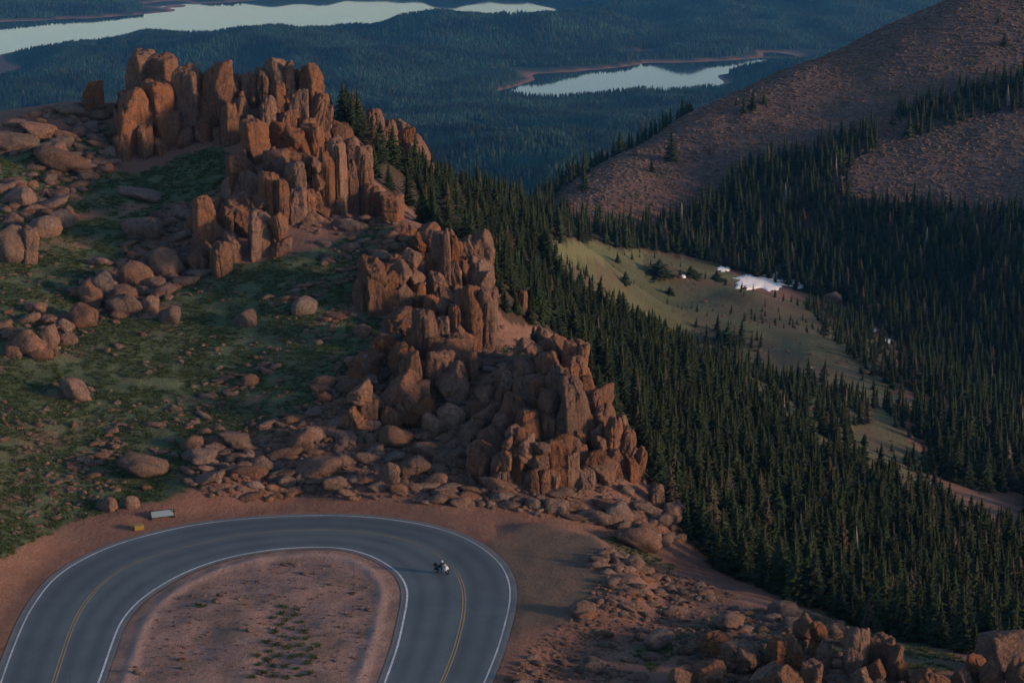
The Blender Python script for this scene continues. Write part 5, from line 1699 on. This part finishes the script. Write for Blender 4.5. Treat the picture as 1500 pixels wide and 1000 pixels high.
hull('mudguard', [(.95, .07, .60), (.74, .08, .66), (.52, .07, .58), (.74, .06, .60)], M_bblack, bike)

# rider: one skinned body, leaning with the machine
rid = empty('person', (bp.x, bp.y, .03), hd)
rid.rotation_euler = bike.rotation_euler
tag(rid, 'motorcyclist in black riding gear and a white helmet, leaning forward to the handlebars', 'person')
jv = [(-.22, 0, .98), (-.14, 0, 1.18), (-.02, 0, 1.38), (.06, 0, 1.52), (.10, 0, 1.60)]
je = [(0, 1), (1, 2), (2, 3), (3, 4)]
jr = [.17, .165, .185, .11, .065]
for s in (-1, 1):
    i = len(jv)
    jv += [(.04, s * .19, 1.46), (.14, s * .32, 1.24), (.34, s * .37, 1.13)]
    je += [(2, i), (i, i + 1), (i + 1, i + 2)]; jr += [.09, .066, .048]
    i = len(jv)
    jv += [(-.18, s * .12, .95), (.20, s * .25, .86), (-.02, s * .25, .46), (.14, s * .26, .40)]
    je += [(0, i), (i, i + 1), (i + 1, i + 2), (i + 2, i + 3)]; jr += [.12, .085, .06, .05]
me = bpy.data.meshes.new('rider_body'); me.from_pydata(jv, je, []); me.materials.append(M_jacket)
body = link('body', me, rid)
sk = body.modifiers.new('skin', 'SKIN'); sk.use_smooth_shade = True
for v_s, r_ in zip(me.skin_vertices[0].data, jr): v_s.radius = (r_, r_)
me.skin_vertices[0].data[0].use_root = True
body.modifiers.new('sub', 'SUBSURF').levels = 1
body.modifiers['sub'].render_levels = 1
for s in (-1, 1):                                        # gloved hands closed round the grips
    hv, he, hr = [(.34, s * .37, 1.12), (.385, s * .395, 1.115)], [(0, 1)], [.035, .038]
    for q, (oy, ln) in enumerate(((-.033, .045), (-.011, .052), (.011, .048), (.033, .038))):
        i = len(hv)
        hv += [(.40, s * .395 + oy, 1.118), (.40 + ln * .6, s * .395 + oy, 1.10), (.40 + ln * .4, s * .395 + oy, 1.068), (.395, s * .395 + oy, 1.06)]
        he += [(1, i), (i, i + 1), (i + 1, i + 2), (i + 2, i + 3)]; hr += [.013, .012, .011, .010]
    i = len(hv); hv += [(.37, s * .36, 1.10), (.385, s * .345, 1.07)]; he += [(0, i), (i, i + 1)]; hr += [.014, .011]
    me = bpy.data.meshes.new('glove'); me.from_pydata(hv, he, []); me.materials.append(M_bblack)
    gl = link('glove', me, rid); sk = gl.modifiers.new('skin', 'SKIN'); sk.use_smooth_shade = True
    for v_s, r_ in zip(me.skin_vertices[0].data, hr): v_s.radius = (r_, r_)
    me.skin_vertices[0].data[0].use_root = True
    bm = bmesh.new(); box(bm, (.12, s * .26, .375), (.30, .10, .09)); bev(bm, .03, 2)
    link('boot', bm_mesh('boot', bm, M_bblack, True), rid)
bm = bmesh.new(); bmesh.ops.create_uvsphere(bm, u_segments=24, v_segments=16, radius=.15, matrix=Matrix.Translation((.14, 0, 1.71)) @ Matrix.Diagonal((1.12, .92, 1.0, 1)))
hel = link('helmet', bm_mesh('helmet', bm, M_bwhite, True), rid)
bm = bmesh.new(); bmesh.ops.create_uvsphere(bm, u_segments=24, v_segments=16, radius=.152, matrix=Matrix.Translation((.155, 0, 1.715)) @ Matrix.Diagonal((1.10, .90, .96, 1)))
bmesh.ops.delete(bm, geom=[v for v in bm.verts if v.co.x < .2 or v.co.z > 1.79 or v.co.z < 1.66], context='VERTS')
link('visor', bm_mesh('visor', bm, M_visor, True), hel)

# ------------------------------------------------------------------ air
a = bpy.data.materials.new('air')
a.use_nodes = True
t = a.node_tree
t.nodes.remove(t.nodes['Principled BSDF'])
pv = t.nodes.new('ShaderNodeVolumePrincipled')
pv.inputs['Color'].default_value = (0.12, 0.46, 1.0, 1)
pv.inputs['Absorption Color'].default_value = (0.5, 0.5, 0.55, 1)
pv.inputs['Density'].default_value = HAZE
pv.inputs['Anisotropy'].default_value = 0.5
t.links.new(pv.outputs[0], t.nodes['Material Output'].inputs['Volume'])
bm = bmesh.new()
zlo, zhi = float(GZ.min()) - 2.0, max(float(GZ.max()) + 20, 110)
box(bm, (0, 0, (zlo + zhi) / 2), (86000, 86000, zhi - zlo))
tag(link('haze', bm_mesh('haze', bm, a)), 'thin blue haze over the distant hills', None, None, 'stuff')
